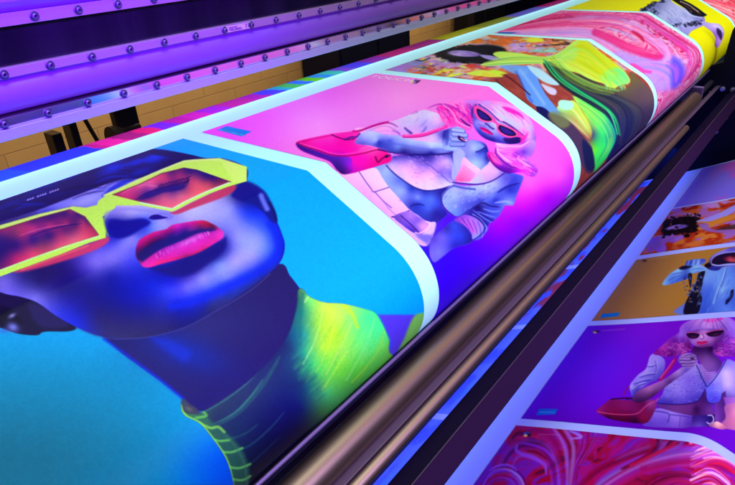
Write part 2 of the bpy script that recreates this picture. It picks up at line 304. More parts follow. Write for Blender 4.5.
    k.field(ncol, [(308.7, 300, 110, 226, 110), (302, 313, 30, 134, 120), (304, 335, 30, 146, 140), (304, 353, 40, 164, 130), (324, 307, 194, 232, 70), (319.7, 324, 164, 224, 60), (322, 346, 172, 232, 60), (335, 318, 194, 242, 80), (337, 335, 172, 232, 50), (350.6, 310, 150, 242, 100), (346, 353, 140, 242, 90), (368, 318, 70, 252, 140), (368, 346, 90, 252, 120), (381.5, 331, 70, 255, 140), (383.7, 346, 110, 244, 90), (313, 368, 60, 204, 110), (335, 368, 120, 234, 60), (357, 368, 90, 224, 60), (324, 386, 90, 204, 90),
            (294, 350, 25, 80, 116), (300, 383, 24, 56, 104), (286.6, 346, 26, 44, 104), (236, 433, 25, 45, 90), (280, 422, 18, 20, 90), (258, 455, 14, 20, 60), (300, 408, 18, 28, 100), (291, 391, 24, 40, 108), (309, 388, 28, 100, 110), (326, 393, 70, 200, 110), (322, 411, 50, 120, 60), (236, 470.7, 20, 40, 56), (214, 417.7, 30, 50, 90), (247, 397, 34, 50, 100), (269, 388, 28, 45, 105), (243, 484, 10, 15, 34), (269, 470, 8, 10, 24), (307, 440, 10, 10, 24), (353, 324, 120, 248, 116), (296, 300, 24, 70, 90), (292, 320, 26, 90, 110), (276, 365, 30, 46, 104), (190, 411, 60, 120, 80), (360, 390, 50, 150, 60), (395, 350, 90, 200, 60), (298, 366, 28, 90, 116)], 1.)
    for pp, w, c, a in [([(324, 303), (321, 320), (314, 342), (303, 364)], 1.3, (196, 252, 130), .5), ([(308, 297), (305, 302)], 1.6, (220, 255, 150), .6), ([(344, 306), (352, 314), (357, 327)], 4, (206, 222, 30), .55), ([(352, 322), (341, 346), (326, 374)], 2.2, (190, 236, 110), .5), ([(374, 318), (366, 345), (346, 380)], 2, (150, 255, 150), .35), ([(384, 330), (376, 354), (352, 382)], 1.6, (180, 236, 60), .5), ([(334, 324), (328, 348), (316, 372)], 1.6, (220, 240, 70), .4), ([(303, 294), (300, 320), (300, 345)], 3.5, (24, 110, 110), .5), ([(346, 352), (330, 378), (322, 390)], 1.6, (190, 250, 80), .5)]:
        k.line(pp, w, c, 1.2, a, clip=NC)
    for j in range(80):
        xx = 306+random.random()*78; yy = 306+random.random()*60
        k.line([(xx, yy), (xx-4, yy+9), (xx-10, yy+19)], random.uniform(.7, 2.2), random.choice([(30, 200, 110), (170, 255, 140), (210, 245, 70), (90, 230, 90)]), 1.6, random.uniform(.05, .16), taper=True, clip=NC)
    for j in range(60):
        xx = 300+random.random()*26; yy = 356+(xx-300)*1.3+random.uniform(-8, 8)
        k.line([(xx, yy), (xx-4, yy+3), (xx-9, yy+8)], random.uniform(1, 2.4), random.choice([(30, 120, 110), (20, 50, 96), (60, 190, 110), (24, 60, 110)]), 2.2, .2, taper=True, clip=NC)
    for pp, w, c, a in [([(202, 413), (222, 402), (246, 384), (266, 362), (286, 334)], 1.2, (70, 150, 140), .6), ([(216, 426), (236, 414), (252, 398), (266, 380), (280, 356)], 5, (40, 110, 110), .45), ([(214, 424), (234, 413), (250, 397), (263, 379)], 1.3, (80, 190, 140), .5), ([(226, 440), (244, 434), (258, 424)], 1.4, (50, 130, 120), .4), ([(232, 452), (250, 445), (270, 428), (284, 412)], 1.5, (40, 110, 130), .5), ([(236, 468), (252, 462), (280, 436)], 1.3, (40, 100, 120), .35), ([(238, 480), (260, 470), (290, 444)], 1.2, (30, 70, 100), .3)]:
        k.line(pp, w, c, 1.2, a, taper=True, clip=NC)
    k.poly([(181, 404), (184, 415), (199, 423), (209, 434), (222, 452), (229, 467), (234, 487), (247, 487), (249, 470), (243, 452), (232, 438), (214, 424), (204, 415), (192, 411)], (46, 120, 84), 2.4, .6, clip=NC)
    k.line([(182, 404), (182.6, 411), (187, 417), (199, 423), (209, 434), (222, 452), (229, 467), (233, 487)], 2.6, (150, 240, 90), 1.3, .85, clip=NC)
    k.line([(196, 418), (206, 416), (203, 412)], 2.4, (110, 210, 90), 1.2, .7, clip=NC); k.line([(199, 423), (210, 428), (218, 427), (224, 432)], 2.6, (130, 220, 80), 1.2, .75, clip=NC)
    for pp in [[(212, 439), (220, 441), (229, 440)], [(223, 452), (232, 452), (242, 448)], [(229, 467), (239, 468), (250, 464)], [(232, 479), (242, 480), (250, 476)]]: k.line(pp, 2.2, (110, 220, 90), 1.1, .7, taper=False, clip=NC)
    k.line([(226, 436), (236, 448), (244, 464), (247, 484)], 2, (60, 120, 100), 1.2, .5, clip=NC)
    k.poly([(181, 402), (184, 399), (190, 404), (197, 409), (200, 414), (192, 414.5), (184, 412)], (58, 60, 84), 1.2, .9); k.blob(189, 409, 4, 2, 20, (120, 120, 110), .5)
    # shoulder behind
    k.poly([(378, 314.6), (430, 314.8), (432, 330), (400, 362), (389, 352), (390, 340), (384, 326)], (84, 62, 222), 1.6, smooth=False)
    k.poly([(415, 315), (431, 315), (428, 325), (408, 346), (396, 356), (404, 338)], (120, 220, 70), 2.0, .9, smooth=True)
    k.grain(u, v, 170, .07); k.grain(u, v, 60, .02)
    return k
def art_bag_woman(x, y, u, v):
    k = Ink(x, y, (255, 110, 240)); P = k.poly; L = k.line; FD = k.field
    def Z(o, pts): 
        ox, oy, sc = {1: (290, 100, 6.025), 2: (370, 95, 7.35), 3: (455, 95, 8.09), 4: (455, 140, 8.09), 5: (370, 150, 7.35), 6: (340, 160, 5.11), 7: (425, 190, 6.93)}[o]
        return [(ox+p[0]/sc, oy+p[1]/sc)+tuple(p[2:]) for p in pts]
    big = [(100, 0), (900, 0), (900, 500), (100, 500)]
    FD(big, [(200, 130, 250, 70, 236), (260, 110, 255, 100, 236), (330, 90, 255, 110, 240), (320, 125, 255, 150, 240), (400, 100, 255, 150, 236), (450, 90, 255, 130, 230), (520, 110, 255, 100, 230), (550, 150, 255, 90, 240), (560, 175, 250, 90, 250), (530, 185, 240, 90, 250), (525, 205, 210, 20, 255), (548, 198, 190, 0, 250), (500, 228, 160, 0, 255), (480, 245, 90, 0, 255), (450, 255, 50, 0, 240), (440, 240, 60, 0, 230), (460, 262, 60, 0, 220), (520, 222, 150, 0, 240), (570, 170, 220, 60, 250), (320, 160, 255, 120, 230), (300, 120, 255, 140, 236), (450, 220, 70, 0, 235), (575, 150, 236, 80, 250), (430, 230, 40, 20, 220)], 1, smooth=False)  # pink ground; violet towards the roll-over is mostly blue light painted in
    bg0 = k.c.copy()
    # shade of the arm gap
    P(Z(7, [(60, 240), (120, 140), (200, 160), (280, 130), (230, 200), (140, 250), (60, 330)]), (70, 4, 236), 3, .8)
    # midriff
    FD([(378, 166), (386, 164), (394, 172), (408, 182), (424, 190), (447, 187), (443, 196), (442, 207), (447, 214), (438, 222), (434, 225), (424, 224), (408.5, 210), (389, 188), (374, 168)], Z(5, [(120, 150, 130, 214, 250), (200, 230, 60, 130, 250), (250, 300, 96, 164, 255), (350, 350, 74, 144, 255), (300, 285, 0, 50, 230), (310, 395, 20, 50, 220), (350, 395, 0, 50, 240), (450, 360, 30, 112, 255), (500, 400, 10, 60, 250), (520, 330, 10, 20, 190), (430, 430, 20, 90, 250), (400, 310, 10, 40, 220), (220, 300, 110, 190, 255), (80, 130, 110, 180, 250), (480, 460, 10, 20, 190)]), .7)
    L(Z(5, [(290, 420), (320, 405), (360, 400), (400, 410)]), 1.8, (0, 10, 170), 1., .8, taper=True)
    # trousers
    FD(Z(6, [(-20, 60), (60, 70), (100, 55), (180, 42), (215, 90), (250, 140), (300, 195), (355, 255), (400, 285), (445, 318), (490, 322), (470, 400), (440, 440), (380, 420), (280, 330), (150, 260), (0, 130)]), Z(6, [(60, 90, 250, 224, 250), (150, 90, 232, 240, 255), (200, 120, 226, 240, 255), (200, 200, 236, 216, 250), (130, 150, 236, 206, 250), (150, 210, 206, 186, 250), (230, 250, 214, 194, 250), (300, 230, 236, 224, 255), (250, 180, 240, 236, 255), (320, 260, 220, 210, 255), (440, 400, 190, 200, 255)]), .7)
    L(Z(6, [(98, 62), (130, 110), (160, 150), (170, 164), (205, 155), (250, 140)]), 1., (70, 50, 170), .6, .85); L(Z(6, [(178, 165), (220, 210), (262, 245)]), 1., (80, 60, 190), .6, .85); L(Z(6, [(215, 205), (250, 250), (285, 282)]), 1., (150, 110, 230), .7, .7); L(Z(6, [(265, 292), (300, 285), (352, 260)]), 1.3, (30, 10, 110), .6, .9)
    k.blob(400, 201, 1.6, .9, 30, (180, 150, 230), .8)
    FD(Z(6, [(275, 290), (352, 262), (400, 290), (450, 320), (445, 345), (415, 382), (370, 370), (320, 335)]), Z(6, [(300, 295, 100, 70, 200), (360, 290, 150, 120, 240), (340, 330, 90, 60, 220), (400, 330, 150, 120, 245), (420, 345, 200, 170, 250), (380, 365, 60, 30, 190), (400, 310, 110, 80, 230)]), .7)
    L(Z(6, [(310, 285), (350, 320), (400, 368)]), 1., (30, 10, 120), .6, .8); L(Z(6, [(440, 315), (462, 325), (440, 355), (405, 376), (385, 372)]), 1.2, (230, 230, 255), .6, .95)
    P(Z(6, [(395, 392), (440, 380), (470, 395), (465, 412), (425, 415)]), (150, 170, 250), .8, .95); P(Z(6, [(385, 380), (470, 380), (490, 330), (500, 300), (500, 430), (470, 470), (440, 430)]), (40, 40, 200), 2, .5)
    # forearm and cuff at the right
    FD(Z(7, [(40, 340), (55, 330), (130, 262), (200, 213), (250, 235), (300, 280), (330, 340), (300, 372), (200, 402), (110, 470), (60, 500), (30, 440)]), Z(7, [(200, 250, 6, 60, 250), (120, 330, 70, 76, 250), (250, 320, 0, 50, 250), (310, 345, 8, 20, 180), (100, 430, 80, 110, 250), (60, 350, 60, 50, 220), (200, 390, 10, 20, 220), (150, 270, 20, 30, 200), (180, 330, 20, 60, 250), (270, 260, 10, 30, 200)]), .8)
    FD([(503, 175), (509, 173), (518, 174.5), (522, 176), (523, 179), (519, 189.4), (515.6, 198), (513, 205), (505, 205.5), (502, 210), (498.6, 216), (494, 220), (488.5, 224.6), (487, 230), (481, 238), (474, 239.5), (473, 232), (466, 222), (458, 217), (462, 210), (474, 204), (488, 192)], [(515, 180, 20, 50, 232), (510, 190, 6, 30, 220), (508, 202, 80, 160, 250), (495, 200, 8, 40, 220), (490, 210, 20, 60, 230), (484, 200, 40, 110, 240), (478, 207, 10, 8, 130), (498, 212, 30, 80, 240), (472, 212, 10, 20, 190), (520, 180, 30, 70, 240), (505, 182, 40, 90, 240), (492, 196, 60, 130, 245), (485, 222, 16, 30, 200), (468, 216, 30, 30, 200), (480, 232, 40, 90, 240), (476, 226, 20, 30, 190)], .8)
    for pp, c, w in [(Z(7, [(330, 140), (400, 190), (460, 225)]), (70, 130, 250), 1.4), (Z(7, [(360, 150), (430, 175), (490, 190)]), (70, 140, 250), 1.6), (Z(7, [(400, 130), (470, 150), (520, 145)]), (80, 150, 250), 1.6), (Z(7, [(350, 170), (420, 230), (440, 240)]), (6, 6, 120), 1.2), (Z(7, [(380, 160), (450, 205), (480, 210)]), (6, 6, 130), 1.2), (Z(7, [(340, 100), (400, 90), (450, 110), (520, 120)]), (10, 10, 140), 1.8), (Z(4, [(340, 430), (420, 380), (520, 350)]), (0, 10, 170), 2), (Z(7, [(480, 90), (560, 80), (610, 95)]), (110, 190, 255), 2)]: L(pp, w, c, .9, .8, taper=True)
    FD(Z(7, [(205, 212), (230, 190), (270, 173), (320, 182), (370, 210), (405, 255), (385, 300), (330, 342), (320, 300), (275, 248)]), Z(7, [(250, 205, 120, 60, 200), (320, 210, 150, 110, 230), (370, 240, 130, 120, 235), (340, 290, 170, 120, 220), (300, 250, 150, 80, 200), (395, 280, 90, 150, 250), (350, 320, 110, 170, 250)]), .7)
    for j in range(9): L(Z(7, [(238+j*18, 200-j*1+j*j*.6), (262+j*17, 228+j*5), (300+j*12, 262+j*8)]), .8, (90, 40, 170) if j % 2 else (200, 150, 240), .5, .6)
    L(Z(7, [(330, 170), (385, 205), (425, 260), (420, 285)]), 1.3, (90, 160, 250), .7, .8); L(Z(7, [(300, 165), (370, 198), (412, 252), (395, 300), (335, 345)]), 1., (16, 16, 140), .6, .8)
    # jacket, left half
    jl = Z(5, [(118, 110), (130, 80), (165, 50), (330, 28), (590, 24), (640, 5), (692, 40), (665, 130), (640, 190), (628, 235), (600, 262), (500, 290), (410, 297), (320, 270), (220, 205), (160, 155)])
    FD(jl, Z(5, [(190, 90, 160, 150, 240), (160, 120, 190, 200, 250), (250, 140, 222, 212, 250), (350, 190, 226, 206, 245), (400, 250, 206, 232, 250), (500, 250, 196, 222, 250), (450, 180, 232, 216, 250), (300, 90, 170, 160, 240), (500, 90, 170, 160, 235), (430, 100, 96, 84, 222), (380, 70, 56, 46, 210), (520, 165, 120, 110, 230), (575, 190, 120, 130, 240), (560, 80, 196, 196, 246), (300, 45, 26, 20, 200), (450, 40, 20, 20, 190), (640, 90, 140, 196, 250), (610, 200, 80, 60, 210), (590, 235, 180, 220, 250), (230, 190, 200, 220, 250), (180, 50, 40, 40, 210), (590, 40, 40, 60, 210)]), .7)
    L(Z(5, [(350, 60), (430, 110), (520, 180), (590, 240)]), 1.2, (80, 70, 200), .9, .7); L(Z(5, [(598, 30), (612, 90), (622, 140), (632, 195)]), 1.6, (16, 10, 150), .8, .9, taper=True); L(Z(5, [(120, 115), (160, 158), (220, 207), (320, 273), (410, 300), (500, 292), (600, 264)]), 1.3, (20, 16, 150), .8, .85)
    for j in range(170):
        xx = 388+random.random()*66; yy = 155+random.random()*34
        L([(xx, yy), (xx+random.uniform(1, 3), yy+random.uniform(.3, 1.6))], random.uniform(.5, 1), random.choice([(250, 240, 255), (120, 100, 220), (170, 150, 230), (230, 180, 230)]), .45, .3, clip=jl)
    # upper sleeve
    sl = Z(2, [(-110, 250), (-60, 240), (0, 235), (60, 215), (110, 200), (170, 190), (240, 165), (300, 140), (350, 122), (400, 108), (480, 106), (520, 130), (550, 190), (545, 260), (540, 340), (520, 362), (450, 355), (300, 330), (200, 300), (100, 290), (0, 310), (-80, 330)])
    FD(sl, Z(2, [(300, 200, 190, 224, 242), (450, 150, 204, 244, 246), (380, 150, 196, 232, 244), (150, 250, 234, 204, 250), (50, 260, 242, 204, 250), (400, 210, 170, 190, 242), (400, 255, 176, 176, 240), (350, 310, 232, 194, 250), (470, 310, 196, 210, 250), (-60, 270, 236, 214, 252), (0, 290, 180, 190, 250), (230, 230, 200, 214, 246), (500, 200, 220, 210, 246), (220, 290, 206, 170, 246), (530, 300, 60, 60, 220), (520, 340, 150, 190, 250), (330, 170, 206, 236, 244)]), .7)
    for pp, w, c, a in [(Z(2, [(250, 238), (275, 262), (305, 288), (262, 300)]), 2.4, (40, 30, 170), .8), (Z(2, [(370, 285), (395, 265), (415, 230)]), 2.2, (90, 90, 220), .7), (Z(2, [(-130, 290), (0, 238), (100, 206), (160, 212), (205, 238)]), 1.5, (130, 30, 170), .8), (Z(2, [(0, 262), (70, 235), (130, 232), (190, 262), (220, 285)]), 1., (170, 120, 220), .6), (Z(2, [(160, 262), (200, 275), (225, 300)]), 1.2, (120, 60, 190), .7), (Z(2, [(300, 140), (350, 128), (330, 122)]), 1, (150, 90, 200), .6), (Z(2, [(420, 180), (390, 215), (360, 235)]), 1.8, (120, 140, 230), .5), (Z(2, [(330, 200), (360, 170)]), 2, (150, 180, 230), .5), (Z(2, [(20, 280), (120, 262), (180, 285)]), 1, (200, 160, 240), .5)]: L(pp, w, c, .9, a, taper=True)
    for j in range(90):
        xx = 376+random.random()*68; yy = 110+random.random()*30
        L([(xx, yy), (xx+random.uniform(-1, 2), yy+random.uniform(.4, 1.6))], .7, random.choice([(250, 250, 255), (150, 150, 225), (220, 190, 240)]), .5, .22, clip=sl)
    # bag
    bag = Z(1, [(38, 262), (45, 254), (70, 244), (150, 225), (250, 205), (330, 196), (390, 188), (420, 190), (400, 235), (395, 262), (470, 280), (560, 300), (600, 330), (612, 350), (600, 374), (540, 395), (440, 425), (380, 441), (320, 448), (285, 425), (240, 372), (150, 338), (80, 310), (48, 285)])
    FD(bag, Z(1, [(60, 255, 220, 10, 150), (150, 245, 255, 64, 200), (250, 230, 255, 70, 206), (300, 260, 255, 20, 190), (350, 300, 255, 10, 190), (200, 290, 255, 20, 196), (330, 225, 250, 40, 190), (450, 300, 255, 80, 200), (450, 360, 250, 20, 200), (560, 345, 246, 20, 160), (400, 420, 200, 0, 200), (380, 350, 255, 10, 200), (500, 300, 255, 100, 200), (330, 345, 190, 0, 200), (500, 395, 220, 10, 160)]), .7)
    FD(Z(1, [(38, 264), (90, 285), (160, 308), (240, 335), (320, 343), (366, 350), (374, 385), (372, 436), (320, 448), (285, 425), (240, 372), (150, 338), (80, 310), (48, 287)]), Z(1, [(60, 285, 50, 0, 160), (150, 320, 60, 0, 190), (240, 355, 70, 0, 190), (290, 390, 50, 0, 170), (340, 380, 120, 0, 230), (365, 400, 170, 0, 230), (320, 435, 50, 0, 130)]), 1.1)
    for pp, w, c, a in [(Z(1, [(42, 258), (100, 284), (180, 308), (245, 330), (330, 338), (430, 325), (520, 302), (570, 306)]), 1.1, (130, 0, 90), .85), (Z(1, [(60, 262), (180, 298), (250, 322), (330, 328), (420, 312), (520, 290)]), 1, (255, 150, 230), .6), (Z(1, [(80, 250), (160, 232), (250, 215)]), 1., (200, 0, 130), .7), (Z(1, [(252, 210), (285, 225), (340, 240), (385, 236)]), 1.4, (110, 0, 110), .9), (Z(1, [(330, 240), (370, 225), (400, 225), (420, 205)]), 1.8, (60, 20, 160), .85), (Z(1, [(420, 300), (480, 282), (540, 300)]), 1, (255, 150, 220), .7), (Z(1, [(515, 345), (530, 375), (560, 350), (600, 335)]), 2.2, (110, 0, 100), .8), (Z(1, [(380, 190), (420, 186), (500, 158), (590, 134)]), 1.8, (190, 10, 140), .8)]: L(pp, w, c, .7, a)
    k.blob(386.5, 156.5, 1.8, 1.5, 0, (20, 10, 90), .95, True); k.blob(392, 153.8, 1, .8, 0, (220, 220, 255), .9, True); k.blob(396, 153.2, 1, .8, 0, (200, 200, 250), .8, True)
    # forearm
    FD([(355, 143), (357, 139), (362, 134), (372, 131.5), (384, 134.5), (397, 135.5), (411, 139.5), (431, 142.5), (443, 143.5), (452, 140), (465, 144), (458, 149.8), (446, 153), (424, 154.4), (397, 153), (384, 149.5), (370, 145.5), (362, 145)], Z(2, [(300, 355, 130, 200, 255), (450, 385, 144, 214, 250), (150, 330, 60, 100, 255), (60, 345, 20, 60, 240), (200, 385, 70, 136, 240), (450, 424, 10, 20, 200), (250, 420, 10, 10, 180), (100, 385, 30, 60, 230), (540, 390, 130, 206, 250), (600, 405, 60, 100, 240)])+Z(1, [(450, 230, 140, 190, 250), (520, 245, 120, 180, 255), (600, 210, 170, 210, 255), (600, 252, 40, 80, 250), (440, 262, 80, 90, 230)]), .8)
    L(Z(2, [(60, 400), (200, 430), (400, 441), (560, 432), (650, 405), (690, 372)]), 1.5, (10, 6, 140), .9, .85); L(Z(2, [(120, 350), (250, 372), (400, 400), (540, 402)]), 2, (40, 100, 235), 1.3, .5)
    # hair beside the cheek
    hl = [(424, 109), (430, 105), (438, 104), (446, 102.6), (457, 100.3), (470, 99.6), (484, 101.6), (477, 106), (473.5, 115), (472.4, 126), (470, 131), (462, 129), (455, 127.5), (447, 126), (441, 120), (439, 114), (430, 111)]
    FD(hl, [(430, 108, 236, 150, 240), (442, 108, 250, 110, 220), (452, 106, 255, 150, 236), (462, 103, 236, 150, 240), (474, 102, 190, 150, 246), (452, 114, 255, 50, 190), (460, 118, 255, 60, 200), (466, 112, 240, 60, 210), (470, 122, 255, 90, 220), (446, 120, 255, 120, 220), (464, 127, 255, 120, 226), (472, 110, 120, 90, 220)], 1)
    for j in range(130):
        t = random.random(); x0 = 437+t*34; y0 = 103+random.random()*20*(.5+t*.5)
        L([(x0, y0), (x0+random.uniform(0, 5), y0+random.uniform(1, 4)), (x0+random.uniform(2, 9), y0+random.uniform(4, 9))], random.uniform(.6, 1.5), random.choice([(255, 210, 250), (255, 170, 236), (200, 20, 180), (120, 30, 190), (255, 50, 190), (255, 120, 220)]), .7, .5, taper=True, clip=hl)
    for pp, w, c in [([(428, 108.6), (436, 105), (444, 104.6), (452, 108)], 1.2, (150, 60, 200)), ([(442, 104), (452, 112), (458, 122), (470, 128)], 1.6, (255, 220, 250)), ([(446, 104), (462, 113), (471, 124)], 1.4, (150, 20, 190)), ([(460, 118), (466, 124), (471, 126)], 2.4, (60, 10, 150))]: L(pp, w, c, .7, .75, taper=True)
    L(Z(2, [(245, 305), (330, 300), (400, 290), (480, 262), (560, 232)]), 3.2, (240, 70, 190), .7, .95); L(Z(2, [(260, 298), (400, 278), (540, 232)]), 1., (255, 170, 230), .6, .8); L(Z(2, [(250, 312), (330, 312), (410, 300), (500, 268)]), .9, (150, 20, 130), .5, .8)
    # neck, shirt, lapels
    FD(Z(4, [(40, 40), (130, 0), (240, 30), (275, 110), (290, 170), (240, 235), (205, 245), (130, 192), (60, 140), (20, 100)]), Z(4, [(110, 60, 112, 160, 255), (90, 130, 90, 140, 250), (160, 185, 124, 226, 255), (130, 150, 100, 170, 255), (225, 120, 40, 100, 240), (245, 60, 0, 30, 200), (165, 70, 140, 220, 250), (190, 90, 14, 60, 230), (200, 40, 60, 120, 245), (220, 180, 90, 170, 250), (260, 150, 10, 30, 190)]), .8)
    P(Z(4, [(150, 45), (200, 30), (238, 55), (215, 80), (185, 98), (160, 90)]), (120, 206, 250), 1.4, .7); L(Z(4, [(170, 98), (205, 85), (245, 60)]), 1.5, (6, 16, 170), .8, .85)
    P(Z(4, [(-10, 80), (40, 70), (80, 110), (70, 150), (40, 240), (0, 320), (-30, 300), (-20, 200)]), (150, 206, 250), .9, .9)
    FD(Z(4, [(70, 142), (130, 188), (207, 245), (170, 292), (110, 338), (4, 332), (40, 240)]), Z(4, [(80, 180, 250, 220, 255), (130, 220, 236, 230, 255), (180, 250, 220, 226, 255), (60, 300, 255, 150, 200), (110, 300, 250, 180, 226), (40, 320, 255, 130, 190), (140, 280, 236, 210, 250)]), .7)
    for j in range(7): L(Z(4, [(66-j*5, 210+j*18), (110-j*4, 238+j*15), (160-j*8, 278+j*10)]), .7, (240, 90, 160), .45, .65)
    FD(Z(4, [(205, 248), (240, 215), (262, 198), (286, 172), (330, 208), (402, 265), (372, 300), (280, 338), (180, 358), (60, 352), (0, 340), (110, 338), (170, 292)]), Z(4, [(290, 210, 200, 200, 250), (340, 260, 190, 190, 244), (250, 290, 196, 190, 246), (180, 330, 170, 216, 250), (260, 230, 214, 214, 252), (380, 275, 110, 110, 230), (100, 346, 190, 220, 250)]), .7)
    jr = [(453, 184.4), (460, 185.5), (468, 186), (480, 185), (492, 181.5), (503, 175.4), (510, 177), (508, 184), (498, 190), (488, 198), (478, 204), (468, 210), (459, 216), (453, 215), (446, 209), (442, 202), (442, 195), (447, 189)]
    FD(jr, [(448, 192, 130, 200, 240), (450, 204, 96, 176, 240), (456, 211, 60, 150, 230), (461, 205, 60, 110, 230), (470, 192, 124, 204, 240), (485, 189, 144, 212, 250), (495, 184, 130, 190, 250), (480, 200, 30, 60, 220), (462, 188, 120, 170, 250), (456, 196, 120, 196, 245), (468, 202, 50, 90, 226), (490, 194, 80, 140, 240), (505, 178, 60, 80, 225), (475, 196, 90, 150, 240)], .7)
    for j in range(120):
        xx = 443+random.random()*52; yy = 184+random.random()*28
        L([(xx, yy), (xx+2, yy-1.6)], .7, random.choice([(190, 230, 255), (30, 60, 200), (60, 110, 220)]), .45, .35, clip=jr)
    L(Z(4, [(-20, 344), (60, 352), (180, 360), (290, 336), (400, 270)]), 1.3, (30, 20, 140), .7, .9); L(Z(4, [(-10, 370), (60, 388), (160, 400)]), 2, (10, 40, 180), 1, .7); L([(453, 186), (446, 191), (441.6, 199), (444, 208), (453, 215.4)], 1.1, (16, 16, 150), .7, .8)
    # hand
    FD(Z(2, [(535, 280), (560, 255), (600, 243), (640, 232), (682, 252), (705, 290), (718, 322), (692, 372), (640, 405), (580, 408), (535, 385)]), Z(2, [(560, 310, 24, 50, 206), (545, 360, 110, 180, 250), (600, 300, 130, 206, 250), (660, 262, 154, 234, 250), (640, 375, 124, 214, 250), (590, 350, 110, 200, 250), (700, 320, 150, 220, 250), (680, 360, 90, 150, 245), (610, 260, 120, 190, 250), (575, 270, 30, 60, 210), (650, 330, 140, 220, 250)]), .7)
    for fa, fb, col in [((610, 258), (684, 268), (150, 220, 250)), ((612, 290), (704, 300), (140, 210, 250)), ((606, 328), (704, 334), (130, 200, 250)), ((600, 366), (686, 366), (110, 180, 248))]:
        L(Z(2, [fa, fb]), 4.6, (30, 50, 200), .8, .8, smooth=False); L(Z(2, [(fa[0], fa[1]-3), (fb[0], fb[1]-3)]), 3.3, col, .7, .95, smooth=False)
    L(Z(2, [(560, 285), (570, 320), (562, 360)]), 3, (30, 50, 206), 1.4, .6)
    P(Z(2, [(645, 300), (665, 305), (700, 330), (690, 345), (660, 335), (645, 320)]), (40, 14, 110), .6, .95); L(Z(2, [(668, 318), (690, 332), (715, 338)]), 1., (240, 190, 220), .5, .95)
    # head: bob
    cap = Z(3, [(128, 150), (132, 100), (160, 68), (210, 48), (300, 42), (400, 58), (480, 88), (560, 140), (612, 200), (642, 270), (656, 340), (652, 400), (640, 450), (610, 500), (560, 480), (450, 430), (330, 400), (350, 380), (430, 395), (520, 388), (560, 345), (540, 325), (430, 240), (350, 190), (280, 140), (200, 90), (170, 110), (150, 160), (140, 200)])
    FD(cap, Z(3, [(180, 66, 220, 150, 240), (250, 75, 176, 184, 250), (350, 120, 190, 240, 250), (450, 215, 182, 232, 250), (400, 80, 234, 184, 250), (560, 190, 224, 194, 250), (602, 280, 190, 210, 250), (645, 350, 140, 110, 240), (560, 300, 240, 160, 250), (530, 250, 200, 222, 250), (500, 280, 190, 210, 250), (140, 130, 120, 60, 200), (620, 400, 170, 160, 250), (560, 430, 120, 60, 220), (480, 405, 230, 150, 250), (400, 400, 250, 200, 250), (600, 340, 210, 190, 250), (300, 60, 230, 170, 244), (640, 300, 190, 130, 246), (560, 390, 150, 70, 220)]), .8)
    P(Z(3, [(380, 98), (420, 98), (470, 115), (530, 150), (556, 188), (545, 212), (520, 190), (470, 165), (420, 135)]), (255, 50, 212), 1.1, .92)
    for j in range(60):
        t = random.random(); x0 = 480+t*42; y0 = 101.5+t*16+random.uniform(-1, 5)
        L([(x0, y0), (x0+5, y0+3.4), (x0+9, y0+8)], random.uniform(.5, 1.1), random.choice([(255, 240, 255), (170, 120, 230), (220, 250, 255), (250, 150, 240)]), .6, .38, taper=True, clip=cap)
    FD(Z(3, [(150, 180), (160, 130), (178, 95), (205, 80), (260, 115), (310, 160), (350, 205), (430, 245), (500, 290), (552, 335), (558, 350), (520, 388), (430, 398), (350, 388), (260, 362), (200, 322), (155, 262), (142, 215)]), Z(3, [(170, 220, 120, 130, 255), (220, 235, 154, 164, 255), (300, 312, 120, 150, 255), (195, 290, 30, 50, 240), (300, 355, 16, 16, 190), (315, 240, 160, 216, 255), (250, 215, 112, 152, 250), (400, 360, 70, 66, 232), (480, 375, 20, 10, 140), (240, 335, 16, 20, 200), (330, 330, 90, 110, 250), (155, 190, 60, 60, 220), (350, 350, 60, 70, 240), (270, 270, 120, 150, 255), (440, 345, 90, 60, 220), (420, 280, 150, 150, 240)]), .8)
    P(Z(3, [(390, 352), (440, 345), (490, 340), (535, 348), (520, 385), (450, 398), (410, 385)]), (24, 6, 120), 1.1, .8)
    P(Z(3, [(510, 320), (560, 330), (590, 300), (580, 340), (560, 370), (530, 395), (530, 350)]), (255, 60, 200), 1.2, .85)
    for pp, w, c in [([(190, 76), (250, 110), (310, 165), (350, 205), (420, 235), (490, 285), (550, 330)], 1.3, (60, 30, 150)), ([(215, 80), (280, 120), (340, 175), (400, 215)], .9, (255, 240, 255)), ([(205, 90), (270, 130), (330, 190)], .9, (110, 80, 210)), ([(360, 205), (440, 240), (520, 300)], .9, (230, 240, 255)), ([(390, 215), (470, 262), (548, 325)], 1.1, (40, 20, 130)), ([(170, 80), (140, 120), (140, 180)], 1.8, (70, 20, 160))]: L(Z(3, pp), w, c, .6, .8)
    lensL = Z(3, [(170, 120), (185, 108), (225, 130), (270, 162), (300, 196), (290, 212), (250, 212), (205, 194), (178, 160)]); lensR = Z(3, [(345, 262), (362, 242), (420, 262), (472, 288), (497, 318), (482, 335), (430, 334), (380, 312), (352, 285)])
    P(Z(3, [(150, 100), (180, 88), (240, 120), (310, 180), (345, 225), (365, 232), (430, 255), (500, 290), (560, 338), (555, 352), (500, 340), (440, 348), (380, 330), (340, 290), (330, 240), (295, 222), (240, 222), (190, 200), (160, 160)]), (250, 90, 196), .7, .92)
    for q_ in (lensL, lensR): P(q_, (26, 6, 70), .6)
    P(Z(3, [(180, 140), (200, 128), (240, 155), (280, 195), (250, 200), (205, 182)]), (30, 22, 190), 1.3, .8); P(Z(3, [(362, 268), (385, 258), (440, 285), (480, 318), (440, 322), (390, 305)]), (30, 22, 200), 1.3, .8)
    for q_ in (lensL, lensR): L(q_+[q_[0]], .7, (255, 170, 200), .4, .75)
